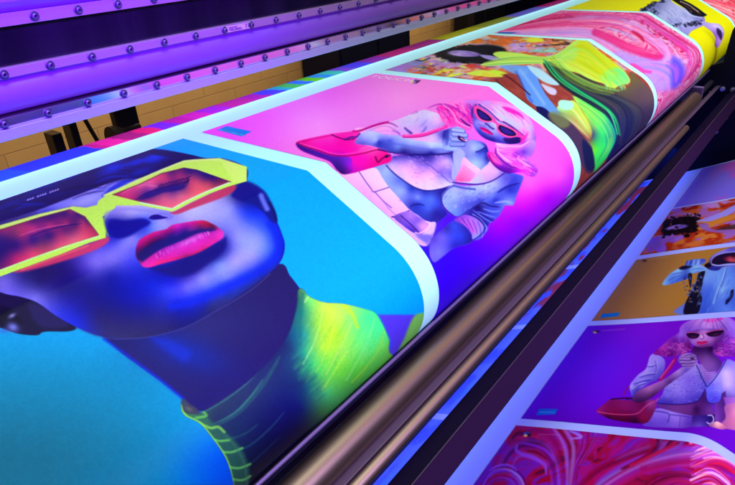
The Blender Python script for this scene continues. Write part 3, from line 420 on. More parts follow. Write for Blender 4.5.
    P(Z(3, [(198, 262), (215, 262), (245, 270), (280, 292), (310, 322), (285, 320), (245, 304), (215, 284)]), (226, 24, 150), .7); L(Z(3, [(205, 266), (250, 284), (302, 316)]), .8, (110, 0, 110), .4, .9); L(Z(3, [(222, 290), (260, 308)]), 1, (255, 110, 200), .5, .7)
    L(Z(3, [(245, 234), (262, 240), (285, 262), (312, 276)]), 1.4, (20, 14, 150), .7, .9); L(Z(3, [(290, 225), (322, 240), (330, 262)]), 1.4, (190, 236, 255), .7, .7); L(Z(3, [(190, 240), (240, 258)]), 1.4, (60, 60, 230), .8, .6)
    # curls at the shoulder
    hr = Z(4, [(258, 110), (290, 92), (330, 100), (322, 55), (345, 30), (440, 40), (540, 38), (600, 0), (655, 20), (640, 80), (610, 130), (595, 170), (650, 213), (668, 250), (645, 292), (600, 292), (540, 262), (470, 268), (420, 272), (340, 232), (285, 175)])
    FD(hr, Z(4, [(350, 75, 255, 206, 250), (340, 45, 255, 230, 255), (400, 120, 255, 130, 240), (480, 170, 255, 110, 230), (540, 175, 255, 196, 250), (600, 245, 236, 112, 250), (555, 100, 106, 46, 216), (610, 60, 160, 130, 250), (430, 60, 252, 154, 240), (310, 160, 255, 90, 180), (280, 120, 236, 40, 190), (370, 210, 120, 10, 200), (440, 240, 90, 0, 180), (645, 272, 130, 60, 220), (380, 160, 255, 150, 230), (500, 110, 170, 60, 230), (450, 130, 255, 140, 240), (520, 220, 220, 60, 230), (520, 50, 240, 160, 250)]), .9)
    for j in range(150):
        t = random.random(); x0 = 490+t*42; y0 = 148+t*18+random.uniform(-6, 9)
        L([(x0, y0), (x0+random.uniform(1, 5), y0+random.uniform(0, 3)), (x0+random.uniform(3, 10), y0+random.uniform(2, 7))], random.uniform(.5, 1.4), random.choice([(255, 230, 255), (255, 180, 240), (200, 30, 200), (110, 20, 200), (255, 90, 210), (150, 90, 240)]), .6, .45, taper=True, clip=hr)
    for pp, w, c in [([(330, 60), (330, 110), (370, 160), (440, 210), (500, 230)], 2., (90, 0, 170)), ([(345, 50), (350, 100), (400, 150), (460, 190)], 1.6, (255, 240, 255)), ([(270, 120), (300, 180), (360, 235), (430, 265)], 1.6, (60, 0, 150)), ([(280, 110), (320, 165), (380, 205)], 1.2, (255, 150, 220)), ([(520, 130), (510, 150), (560, 190), (620, 220)], 1.2, (255, 240, 255)), ([(330, 45), (430, 52), (530, 50), (600, 10)], 1.6, (255, 220, 255))]: L(Z(4, pp), w, c, .8, .8, taper=True)
    df = np.clip(np.abs(k.c-bg0).sum(1, keepdims=True)*6, 0, 1)
    lum = k.c.mean(1, keepdims=True); t3 = k.c*np.array([[.98, .80, .93]])+np.array([[.05, .0, .0]])
    bl = np.clip((k.c[:, 2:3]-k.c[:, 0:1])*1.6, 0, 1); t3 = t3+bl*(lum*np.array([[.95, .98, 1.45]])+np.array([[.06, .05, .06]])-t3)*.42; t3 = np.clip((t3-.5)*1.08+.48, 0, 1)
    k.c = k.c*(1-df)+t3*df
    # corner swatch and mark
    P([(217, 130), (227, 126.3), (251.5, 131.7), (241.5, 136.6)], (0, 140, 214), .6, smooth=False)
    for j in range(9): L([(220+j*3, 129.4+j*.75), (221.6+j*3, 130.2+j*.75)], .9, random.choice([(120, 220, 220), (90, 180, 110)]), .5, .7)
    for cx, cy, c in [(412.5, 82, (240, 220, 120)), (415, 80.6, (70, 60, 160)), (417.5, 81.4, (60, 20, 70)), (414.5, 83, (160, 120, 180))]: k.blob(cx, cy, 1.8, 1, -20, c, .95, True)
    L([(416, 83.4), (420, 80.8)], 1.2, (90, 40, 110), .5)
    k.grain(u, v, 120, .045)
    return k
def art_dancer(x, y, u, v):
    k = Ink(x, y, (226, 108, 62)); P = k.poly; L = k.line; allp = np.arange(len(x))
    n = fbm(u*16, v*14, 3, 4); m = fbm(u*13+9, v*16, 8, 4); o = fbm(u*26, v*22, 21, 3)
    k.mix(allp, sst(.42, .60, n)*.85, (178, 150, 220)); k.mix(allp, sst(.48, .62, m)*.8, (236, 160, 90)); k.mix(allp, sst(.52, .68, o)*.7, (226, 206, 196)); k.mix(allp, sst(.58, .66, m)*.8, (200, 76, 48)); k.mix(allp, sst(.62, .7, n)*.5, (90, 60, 70))
    rust = sst(478, 500, x+(y-75)*.4)*sst(69, 76, y)
    k.mix(allp, rust, (150, 64, 58)); k.mix(allp, rust*sst(.4, .75, m)*.5, (176, 84, 74)); k.mix(allp, rust*sst(.45, .7, o)*.3, (110, 40, 44))
    A = lambda pts: C4(370, 20, 6.125, pts); B = lambda pts: C4(480, 20, 6.125, pts); D = lambda pts: C4(540, 80, 6.125, pts)
    def flower(cx, cy, w, h, col, rot=8, nn=7):
        for j in range(nn):
            k.blob(cx+random.uniform(-w, w)*.7, cy+random.uniform(-h, h)*.6, w*random.uniform(.35, .6), h*random.uniform(.4, .75), rot+random.uniform(-20, 20), [c*random.uniform(.85, 1.06) for c in col], .95, True)
    flower(402, 67, 18, 4, (170, 144, 226), -6, 14); flower(414, 62, 12, 3, (150, 150, 220), 0, 8); flower(450, 64, 20, 4, (190, 150, 224), 6, 12); flower(433, 58, 12, 2, (222, 196, 220)); flower(443, 47, 12, 3, (236, 120, 50), -12)
    flower(476, 40, 14, 3, (240, 140, 40)); flower(462, 42, 9, 2, (250, 190, 120)); k.blob(423.5, 60, 3, 1.6, 0, (236, 226, 60), 1, True); L([(415, 60), (422, 61), (430, 58)], 1.2, (40, 60, 120), .6)
    flower(446, 73, 18, 3.2, (222, 236, 70), -2, 12); L([(432, 76), (450, 72), (470, 72)], 1, (240, 90, 60), .6, .8); flower(427, 70, 6, 3, (200, 80, 60)); flower(477, 67, 10, 2.4, (206, 80, 60))
    P(A([(590, 330), (660, 308), (735, 315), (810, 340), (800, 350), (735, 345), (650, 342)]), (206, 240, 80), .8); flower(493, 73.5, 13, 3.2, (216, 236, 70), 0, 10)
    flower(504, 41, 18, 4, (240, 120, 50), 5, 12); flower(532, 40, 14, 2.2, (232, 236, 60), 3); flower(522, 47, 15, 3.4, (200, 160, 226), 3, 10); flower(484, 37, 8, 2.2, (226, 200, 190)); flower(556, 44, 16, 3, (230, 140, 100), -8, 8)
    flower(545, 50, 16, 2.4, (150, 214, 210), 5); L([(536, 46), (552, 45), (568, 44)], 2, (60, 50, 30), 1, .85); L([(553, 40), (564, 41), (572, 46)], 2.4, (70, 40, 30), 1, .85)
    for j in range(150):
        x0 = 392+random.random()*100; y0 = 76-(x0-392)*.36+random.random()*(14+(x0-392)*.12)
        k.blob(x0, y0, random.uniform(1.2, 4), random.uniform(.5, 1.2), random.uniform(-20, 25), random.choice([(206, 180, 236), (150, 120, 210), (240, 160, 120), (190, 60, 44), (230, 236, 110), (110, 150, 150), (120, 50, 40), (244, 210, 190)]), .75, True)
    for j in range(60):
        x0 = 484+random.random()*86; y0 = 37+random.random()*14
        k.blob(x0, y0, random.uniform(1.2, 4.5), random.uniform(.4, 1.), random.uniform(-10, 20), random.choice([(250, 150, 70), (222, 90, 40), (230, 190, 220), (190, 150, 220), (240, 230, 90), (110, 60, 40), (160, 200, 190)]), .75, True)
    # hair and face
    for j in range(120):
        a = random.random()*6.28; r = random.random()**.5
        k.blob(472+34*r*math.cos(a), 54.5+8.2*r*math.sin(a)+.04*(34*r*math.cos(a)), random.uniform(3, 6), random.uniform(1, 1.9), random.uniform(-20, 30), (18, 26, 26), 1, True)
    P([(438, 55), (450, 50), (470, 46), (492, 45), (506, 50), (500, 62), (484, 64), (462, 62), (445, 58)], (18, 26, 26), 1.5)
    for j in range(260):
        a = random.random()*6.28; r = .55+.5*random.random()
        k.blob(472+35*r*math.cos(a), 54.5+8.6*r*math.sin(a)+.04*(34*r*math.cos(a)), random.uniform(.8, 2.2), random.uniform(.5, 1.0), random.uniform(-40, 60), random.choice([(18, 26, 26), (12, 16, 18), (40, 44, 36), (26, 20, 24)]), .9, True)
    k.blob(464, 53.6, 15.5, 3, 4, (170, 150, 226), 1, True); k.blob(458, 54.6, 8, 1.6, 4, (200, 180, 240), .8); k.blob(474, 54.8, 6, 1.6, 4, (120, 90, 180), .7); L([(453, 52.8), (457, 52.4)], .9, (104, 80, 160), .5, .6); L([(462, 54.8), (467, 55.2)], .9, (150, 90, 180), .5, .6); L([(466, 52.2), (471, 52.8)], .9, (104, 80, 160), .5, .6)
    P([(480, 55), (490, 55.5), (500, 58), (516, 60), (500, 61.5), (486, 59)], (160, 150, 216), .8)
    # light wrap
    P([(482, 64), (500, 60), (520, 58.5), (548, 59), (545, 63), (520, 64.5), (500, 65.5), (484, 66)], (190, 250, 120), .9)
    P([(493, 54), (500, 51.5), (518, 53), (545, 57), (560, 52), (576, 40), (586, 40.5), (600, 52), (613, 62), (625, 72), (630, 82), (620, 85), (611, 91), (604, 84), (590, 80), (575, 72), (560, 76), (548, 68), (536, 62), (515, 60), (500, 58.5)], (196, 246, 96), .9)
    P([(576, 46), (585, 42), (600, 53), (612, 62), (622, 72), (612, 80), (596, 74), (580, 66), (570, 58)], (206, 226, 20), 2.4, .95); P([(604, 72), (618, 68), (627, 76), (628, 84), (616, 82)], (100, 255, 160), 2, .8)
    P([(556, 56), (566, 48), (574, 46), (578, 52), (572, 62), (560, 62)], (140, 246, 170), 2.5, .7)
    for j in range(50):
        x0 = 556+random.random()*52; y0 = 44+random.random()*22
        L([(x0, y0), (x0+9, y0+8), (x0+16, y0+18)], random.uniform(.6, 1.8), random.choice([(230, 240, 60), (170, 220, 30), (170, 240, 100), (214, 200, 20), (190, 240, 90)]), 1.6, .25, taper=True)
    k.bundle([(484, 63), (500, 58), (520, 56), (546, 57), (560, 52)], [(484, 65.5), (500, 65), (522, 64), (545, 63), (562, 62)], 14, [(230, 255, 130), (150, 214, 80), (120, 240, 120), (90, 150, 60), (200, 246, 96)], .6, soft=.9, w=2.)
    k.bundle([(560, 54), (574, 44), (586, 44), (604, 60), (622, 74)], [(562, 62), (572, 66), (588, 76), (600, 82), (612, 88)], 22, [(226, 240, 60), (180, 214, 20), (150, 240, 100), (206, 190, 20), (214, 246, 90)], .35, soft=1.4, w=2.)
    # dark skirt
    SK = [(543, 64), (552, 66), (575, 73), (596, 82), (612, 88), (630, 86), (630, 72), (640, 80), (648, 88), (655, 100), (653, 118), (640, 140), (620, 160), (606, 162), (612, 140), (605, 122), (590, 108), (572, 94), (556, 82)]
    k.field(SK, [(560, 76, 40, 60, 50), (580, 88, 24, 40, 60), (600, 96, 40, 40, 60), (620, 92, 90, 84, 70), (640, 90, 96, 80, 84), (648, 100, 100, 80, 90), (650, 112, 70, 60, 90), (630, 104, 76, 66, 76), (612, 104, 40, 40, 66), (636, 122, 50, 50, 96), (624, 112, 44, 44, 90), (614, 118, 30, 40, 90), (626, 134, 30, 34, 110), (618, 146, 24, 30, 100), (642, 130, 60, 50, 90), (600, 112, 30, 60, 70), (632, 80, 110, 100, 60)], 1.)
    k.bundle([(543, 60), (556, 76), (580, 92), (604, 104), (616, 120), (617, 142)], [(560, 66), (590, 86), (618, 96), (640, 108), (642, 124), (628, 148)], 34, [(20, 24, 40), (30, 60, 70), (60, 90, 80), (90, 80, 90), (20, 40, 60), (50, 50, 100), (90, 84, 84)], .4, soft=1.4, wob=.03)
    k.bundle([(543, 60), (554, 76), (572, 90), (596, 103), (610, 114), (617, 134)], [(548, 62), (562, 78), (584, 93), (604, 106), (616, 118), (621, 136)], 12, [(40, 220, 120), (20, 60, 60), (110, 250, 140), (30, 160, 110), (10, 30, 40)], .85)
    k.bundle([(556, 56), (572, 72), (596, 84), (622, 90)], [(548, 60), (562, 76), (586, 90), (606, 96)], 14, [(206, 246, 90), (150, 200, 60), (40, 60, 40), (120, 150, 50), (90, 200, 100), (230, 250, 120)], .5, soft=1.1)
    # flame edge of the yellow cape
    for j in range(30):
        x0 = 604+random.random()*22; y0 = 82+random.uniform(-4, 4)
        L([(x0-5, y0-5), (x0, y0), (x0+random.uniform(0, 5), y0+random.uniform(2, 7))], random.uniform(.8, 2), random.choice([(120, 255, 150), (190, 250, 90), (210, 230, 40), (80, 230, 130)]), 1.1, .5, taper=True)
    # green lower skirt
    GS = [(573, 96), (594, 108), (606, 116), (614, 128), (616, 138), (610, 152), (600, 166), (592, 172), (590, 158), (592, 148), (586, 140), (590, 130), (584, 114)]
    k.field(GS, [(576, 100, 180, 250, 90), (588, 112, 170, 250, 80), (600, 118, 110, 250, 100), (609, 124, 30, 150, 150), (613, 136, 20, 130, 150), (604, 132, 60, 255, 120), (598, 126, 120, 250, 100), (606, 146, 50, 250, 120), (596, 142, 60, 200, 100), (591, 134, 60, 50, 120), (589, 139, 120, 70, 80), (598, 158, 50, 255, 100), (593, 150, 110, 240, 60)], 1.)
    k.bundle([(572, 96), (592, 106), (608, 118), (616, 136), (606, 158)], [(578, 106), (590, 118), (600, 132), (604, 146), (596, 162)], 18, [(80, 255, 130), (30, 200, 110), (190, 255, 110), (20, 120, 130), (60, 240, 110)], .45, soft=1.)
    FDp = [(557, 107), (565, 103), (574, 101), (583, 113), (590, 126), (592, 134), (588, 140), (578, 130), (568, 121), (558, 116)]
    k.field(FDp, [(562, 108, 200, 240, 150), (572, 108, 190, 230, 90), (580, 118, 200, 230, 90), (586, 130, 190, 200, 90), (575, 122, 190, 160, 110), (568, 117, 150, 180, 110), (584, 136, 150, 90, 80), (560, 113, 120, 200, 140)], 1.)
    k.bundle([(560, 106), (574, 106), (584, 120), (590, 132)], [(560, 114), (568, 120), (578, 128), (588, 138)], 12, [(240, 250, 170), (150, 210, 90), (200, 130, 90), (120, 220, 110)], .5)
    # legs, shoe, doves
    P([(513, 67), (522, 66), (534, 68), (539, 82), (546, 95), (556, 108), (561, 117), (552, 114), (542, 110), (528, 100), (524, 88), (518, 74)], (96, 156, 248), .9); P([(500, 66), (522, 66), (528, 74), (515, 74)], (110, 170, 246), 1.4, .9)
    L([(520, 70), (532, 86), (544, 104)], 3, (140, 190, 255), 1.6, .7); L([(516, 72), (526, 92), (532, 102)], 2, (50, 90, 210), 1.2, .7)
    L([(505, 75), (516, 83), (530, 95)], 1.1, (60, 16, 30), .6, .9); L([(496, 80), (508, 92)], 1.1, (60, 16, 30), .6, .9)
    P([(527, 66), (540, 69), (552, 78), (559, 85), (548, 84), (538, 78)], (176, 226, 244), .9); P([(541, 84), (548, 86), (556, 90), (555, 95), (548, 93)], (206, 206, 240), .9); L([(542, 82), (550, 86)], 1.6, (200, 110, 90), .8)
    P([(558, 103), (562, 100), (572, 102), (573, 108), (566, 110), (560, 108)], (170, 250, 220), .9)
    P([(536, 107), (544, 108), (550, 114), (548, 121), (540, 116)], (20, 20, 90), .9)
    P([(548, 114), (560, 116), (572, 124), (586, 140), (592, 150), (594, 170), (586, 172), (578, 158), (566, 140), (552, 126)], (70, 52, 86), 1.2); P([(582, 140), (592, 150), (594, 168), (586, 168)], (20, 30, 80), 1.2, .9)
    P([(548, 114), (560, 112), (570, 124), (560, 128)], (120, 140, 80), 2, .7)
    return k
def marble(k, u, v, cols, fx, fy, sd, warp=1.6, flow=0.):
    allp = np.arange(len(k.x))
    a = fbm(u*fx, v*fy, sd, 3); b = fbm(u*fx+5.2, v*fy+1.3, sd+3, 3)
    uu = u*fx+warp*(a-.5)*2+flow*v; vv = v*fy+warp*(b-.5)*2
    c = fbm(uu, vv, sd+9, 3); d = fbm(uu*1.3+warp*c*2.4, vv*1.3+warp*b*1.8, sd+13, 3)
    f = np.clip((d-.22)/.56, 0, .9999)
    ramp = np.array(cols, float)/255; p = f*(len(cols)-1); i = p.astype(int); t = (p-i)
    t = t*t*(3-2*t)
    k.c[:] = ramp[i]*(1-t)[:, None]+ramp[np.minimum(i+1, len(cols)-1)]*t[:, None]
    st = .5+.5*np.sin(d*75+c*22)
    k.c *= (1-.16*(st**4)*sst(.3, .6, c))[:, None]
def art_pink_marble(x, y, u, v):
    k = Ink(x, y, (244, 130, 200)); P = k.poly; L = k.line
    marble(k, u, v, [(236, 80, 150), (246, 150, 200), (240, 110, 180), (250, 180, 220), (230, 60, 140)], 1.6, 4.6, 4, 1.2)
    W = lambda pts: C4(615, 0, 6.125, pts); bd = k.bundle
    red = [(206, 10, 70), (236, 40, 130), (250, 130, 190), (255, 190, 226), (226, 24, 110), (250, 90, 160), (180, 6, 60)]
    lil = [(214, 150, 246), (186, 150, 250), (250, 170, 230), (160, 150, 250), (240, 120, 220), (255, 200, 240)]
    bd([(490, 32), (530, 16), (580, 9), (645, 11)], [(490, 34), (540, 30), (590, 28), (625, 36)], 40, red, .6, soft=1.1)
    bd([(490, 33), (540, 29), (590, 29), (628, 46), (650, 66)], [(500, 35), (560, 37), (590, 41), (625, 66), (650, 92)], 34, lil, .75, soft=1.)
    bd([(560, 16), (610, 14), (645, 22), (676, 42)], [(580, 26), (616, 28), (640, 40), (668, 56)], 22, red+lil, .45, soft=1.3)
    P(W([(0, 320), (150, 340), (300, 330), (400, 350), (430, 420), (420, 480), (300, 560), (150, 520), (60, 430), (0, 380)]), (176, 156, 250), 4, .8)
    bd(W([(60, 380), (200, 350), (340, 360), (420, 430), (380, 520)]), W([(120, 440), (220, 440), (300, 480), (320, 560)]), 22, [(150, 150, 252), (190, 140, 250), (236, 110, 226), (120, 120, 250), (250, 150, 230)], .6, soft=1.)
    P(W([(350, 350), (410, 390), (425, 450), (400, 510), (350, 540), (345, 440)]), (70, 66, 240), 3.5, .75)
    HK = W([(-120, 200), (-20, 240), (80, 290), (180, 330), (250, 352), (288, 344), (282, 318), (240, 280), (205, 252), (182, 236)])
    L(HK, 7.5, (226, 34, 130), 1.8, .8, w2=3.4)
    bd(W([(-120, 175), (0, 222), (110, 270), (190, 296), (285, 330)]), W([(-120, 225), (-10, 280), (100, 330), (200, 354), (284, 346)]), 20, [(250, 90, 170), (200, 10, 90), (236, 40, 130), (255, 150, 205), (226, 24, 110)], .5, soft=1.1, w=2.)
    L(W([(100, 190), (140, 212), (166, 236), (176, 258)]), 3.4, (190, 8, 56), 1.4, .75, taper=True)
    L(W([(-60, 168), (20, 190), (80, 215), (140, 256)]), 2.0, (176, 176, 250), 1.1, .75, taper=True); L(W([(172, 232), (215, 260), (255, 290), (292, 334)]), 1.3, (255, 206, 236), .8, .8, taper=True)
    bd(W([(150, 190), (240, 230), (320, 290), (350, 350), (300, 390)]), W([(190, 235), (250, 280), (296, 330), (290, 362), (230, 380)]), 10, [(240, 150, 230), (255, 200, 240), (226, 90, 190), (200, 160, 250)], .5, soft=1.3, w=2.)
    L(W([(60, 140), (140, 160), (230, 210), (300, 270), (330, 330), (300, 380)]), 2.2, (226, 170, 246), 1.2, .7); L(W([(100, 130), (190, 165), (280, 230), (350, 290), (390, 350)]), 1.6, (250, 200, 240), 1, .7)
    P(W([(80, 395), (110, 388), (140, 400), (180, 425), (225, 436), (215, 452), (180, 448), (190, 470), (140, 450), (100, 425)]), (246, 60, 170), 1., .8)
    bd(W([(300, 400), (350, 430), (360, 500)]), W([(380, 380), (400, 440), (380, 520)]), 8, [(110, 60, 230), (90, 90, 250), (160, 90, 240), (210, 110, 240)], .5, soft=1.3, w=2.)
    # bands following the edge of the cloth
    bd(W([(90, 78), (160, 82), (240, 130), (360, 205), (500, 290), (528, 345), (500, 420), (430, 500)]), W([(120, 120), (220, 170), (320, 240), (420, 310), (440, 370), (430, 430), (400, 500)]), 32, [(214, 14, 80), (250, 120, 200), (226, 30, 130), (255, 180, 226), (190, 40, 190), (150, 70, 240), (160, 20, 90), (245, 60, 150)], .6, soft=1.1)
    for j in range(60):
        t = random.random(); xx = 640+t*45; yy = 21+t*32+random.uniform(-2.5, 4)
        k.blob(xx, yy, random.uniform(.8, 2.2), .6, 30, random.choice([(240, 150, 210), (150, 10, 60), (255, 60, 130), (200, 20, 80)]), .7)
    P([(499, 32), (517, 32.2), (512, 33.8), (497, 33.6)], (40, 110, 200), .5, smooth=False)
    return k
def art_yellow_astronaut(x, y, u, v):
    k = Ink(x, y, (232, 238, 0)); P = k.poly; L = k.line; allp = np.arange(len(x))
    k.mix(allp, sst(28, 60, y)*.4, (196, 200, 20))
    W = lambda pts: C4(615, 0, 6.125, pts)
    E1 = W([(150, 64), (180, 45), (210, 30), (260, 10), (330, -10), (360, 20), (450, 60), (540, 95), (545, 150), (500, 175), (470, 190), (452, 210), (440, 232), (380, 205), (300, 160), (220, 110)])
    k.field(E1, W([(170, 62, 110, 120, 170), (220, 80, 150, 165, 226), (260, 50, 120, 130, 190), (300, 100, 176, 188, 240), (340, 30, 170, 180, 236), (380, 80, 184, 196, 246), (420, 110, 160, 172, 232), (380, 150, 150, 160, 226), (460, 130, 176, 184, 240), (430, 200, 150, 150, 226), (500, 120, 130, 140, 210), (520, 150, 150, 140, 226), (320, 140, 140, 152, 216)]), .7)
    E2 = W([(530, 130), (580, 140), (630, 145), (655, 165), (668, 195), (662, 230), (645, 270), (625, 292), (610, 280), (614, 240), (602, 210), (580, 185), (545, 160)])
    k.field(E2, W([(560, 150, 170, 160, 236), (610, 160, 200, 180, 246), (650, 180, 160, 150, 236), (600, 200, 150, 120, 220), (620, 280, 170, 120, 240), (645, 250, 190, 150, 246), (630, 210, 140, 100, 210)]), .7)
    P(W([(625, 172), (648, 190), (656, 222), (648, 246), (636, 225), (622, 195)]), (30, 20, 60), .7, .85); L(W([(605, 160), (640, 166), (662, 195)]), 1.2, (230, 226, 255), .7, .7)
    P(W([(345, -6), (400, -4), (450, 15), (500, 45), (545, 78), (562, 92), (540, 102), (500, 98), (465, 84), (430, 52), (380, 20)]), (18, 18, 24), .6); L(W([(400, 12), (430, 32), (460, 56)]), 1.1, (100, 60, 50), .5, .8); L(W([(470, 50), (495, 66), (520, 84)]), 1.1, (120, 80, 60), .5, .8); L(W([(400, 8), (450, 30), (510, 72)]), .8, (220, 200, 190), .5, .8); L(W([(350, 10), (420, 60), (470, 95), (530, 108)]), .9, (210, 216, 250), .6, .7)
    for (ax, ay, bx, by, n_) in [(165, 62, 250, 15, 60), (235, 60, 262, 85, 10), (360, 160, 395, 148, 16), (425, 152, 530, 142, 50), (280, 8, 300, -5, 12), (205, 90, 240, 75, 14)]:
        for q_ in range(n_):
            t = random.random(); k.blob(615+(ax+(bx-ax)*t+random.gauss(0, 6))/6.125, (ay+(by-ay)*t+random.gauss(0, 6))/6.125, random.uniform(.4, 1.5), random.uniform(.3, .9), random.uniform(-40, 60), random.choice([(16, 20, 36), (30, 34, 60), (60, 66, 110)]), .9, True)
    for q_ in range(60):
        x0 = 645+random.random()*44; y0 = 6+random.random()*26
        L([(x0, y0), (x0+2.5, y0+2), (x0+4, y0+4.5)], random.uniform(.5, 1.2), random.choice([(214, 222, 255), (110, 120, 190), (150, 160, 220)]), .5, .45, clip=E1)
    P([(556, 4.6), (577, 5), (570, 6.6), (554, 6)], (60, 160, 60), .5, smooth=False)
    return k
def art_coral(x, y, u, v):
    k = Ink(x, y, (246, 110, 130))
    marble(k, u, v, [(250, 60, 80), (250, 120, 140), (246, 170, 180), (226, 24, 60), (250, 200, 210), (240, 60, 110)], 1.6, 4.4, 31, 1.2)
    k.bundle([(600, 2), (680, -6), (735, 6), (760, 14)], [(640, 2), (700, 14), (724, 26), (726, 44)], 40, [(250, 60, 90), (255, 170, 180), (226, 24, 60), (255, 210, 210), (245, 90, 130)], .7)
    return k
# ---- the lower sheet
def art_crimson_marble(x, y, u, v):
    k = Ink(x, y, (150, 0, 60)); L = k.line; P = k.poly; allp = np.arange(len(x))
    marble(k, u, v, [(90, 4, 60), (150, 6, 70), (150, 10, 130), (110, 24, 200), (150, 0, 60)], 3.2, 3.6, 55, 1.2)
    Z = lambda pts: C4(470, 400, 5.654, pts); T = lambda pts: C4(551, 364, 3.995, pts); bd = k.bundle
    dk = [(150, 0, 60), (90, 0, 50), (120, 40, 220), (150, 90, 255), (170, 20, 140), (130, 10, 190), (60, 0, 40), (170, 0, 80)]
    vi = [(130, 60, 250), (110, 20, 230), (160, 120, 255), (150, 0, 110), (90, 0, 120), (140, 40, 240)]
    bd(Z([(110, 420), (170, 300), (300, 190), (440, 190), (520, 320), (540, 520)]), Z([(240, 400), (270, 330), (360, 330), (430, 420), (440, 520)]), 18, dk+vi, .6, soft=1.8, w=2.2)
    bd(Z([(430, 150), (520, 260), (550, 400), (540, 540)]), Z([(620, 150), (640, 250), (600, 380), (590, 540)]), 12, dk+vi, .6, soft=1.8, w=2.2)
    bd(Z([(760, 160), (700, 260), (620, 400), (600, 540)]), Z([(620, 160), (640, 260), (590, 380), (560, 540)]), 22, dk, .75, soft=.9)
    bd(Z([(60, 500), (120, 400), (220, 380), (300, 440), (330, 540)]), Z([(60, 540), (130, 470), (220, 470), (260, 540)]), 14, vi, .75, soft=.9)
    for pp, w, c_ in [([(270, 250), (262, 285), (300, 310), (370, 335), (425, 370), (430, 425)], 4, (140, 60, 250)), ([(280, 245), (360, 258), (430, 290), (480, 350)], 2.4, (130, 40, 240)), ([(110, 400), (160, 372), (220, 370), (270, 400)], 2.6, (140, 70, 255)), ([(320, 290), (380, 300), (440, 340)], 3, (110, 0, 50)), ([(250, 225), (330, 205), (400, 215)], 2, (190, 10, 90)), ([(560, 175), (600, 190), (630, 210), (570, 220)], 3, (150, 110, 255))]: L(Z(pp), w, c_, 1.1, .85, taper=True)
    bd(T([(80, 520), (180, 420), (360, 330), (560, 280), (620, 262)]), T([(220, 520), (380, 430), (520, 400), (620, 410), (760, 470)]), 24, dk+[(170, 150, 255), (200, 190, 255), (150, 110, 250)], .65, soft=1.7, w=2.2)
    bd(T([(300, 520), (420, 440), (540, 430), (640, 470)]), T([(420, 520), (500, 470), (580, 480)]), 12, [(90, 0, 50), (130, 10, 60), (160, 20, 90)], .8, soft=1.)
    bd(T([(350, 262), (400, 300), (380, 360), (280, 420)]), T([(560, 262), (520, 320), (440, 350), (330, 400)]), 16, [(140, 0, 50), (90, 0, 50), (180, 20, 90), (60, 0, 50), (130, 60, 200)], .8, soft=1.)
    bd(T([(560, 300), (630, 268), (700, 268), (800, 310)]), T([(560, 430), (650, 400), (720, 430), (800, 520)]), 34, [(236, 30, 70), (255, 200, 240), (250, 120, 190), (255, 230, 250), (226, 20, 60), (190, 60, 200), (250, 160, 220), (170, 0, 60)], .75, soft=1.4, w=2.2)
    bd(T([(560, 430), (650, 410), (760, 500)]), T([(560, 520), (640, 490), (720, 560)]), 16, [(190, 20, 80), (250, 150, 220), (255, 210, 240), (150, 0, 60), (200, 90, 220)], .8)
    for cx, cy, c in [(526, 434, (60, 90, 230)), (529, 435.6, (30, 20, 30)), (525.6, 436, (220, 190, 120)), (528, 433, (40, 60, 150))]: k.blob(cx, cy, 2, 1.3, 0, c, .95, True)
    for j in range(9): L([(538+j*2.6, 435.4), (539.4+j*2.6, 434.6)], .8, (190, 110, 190), .5, .5)
    return k
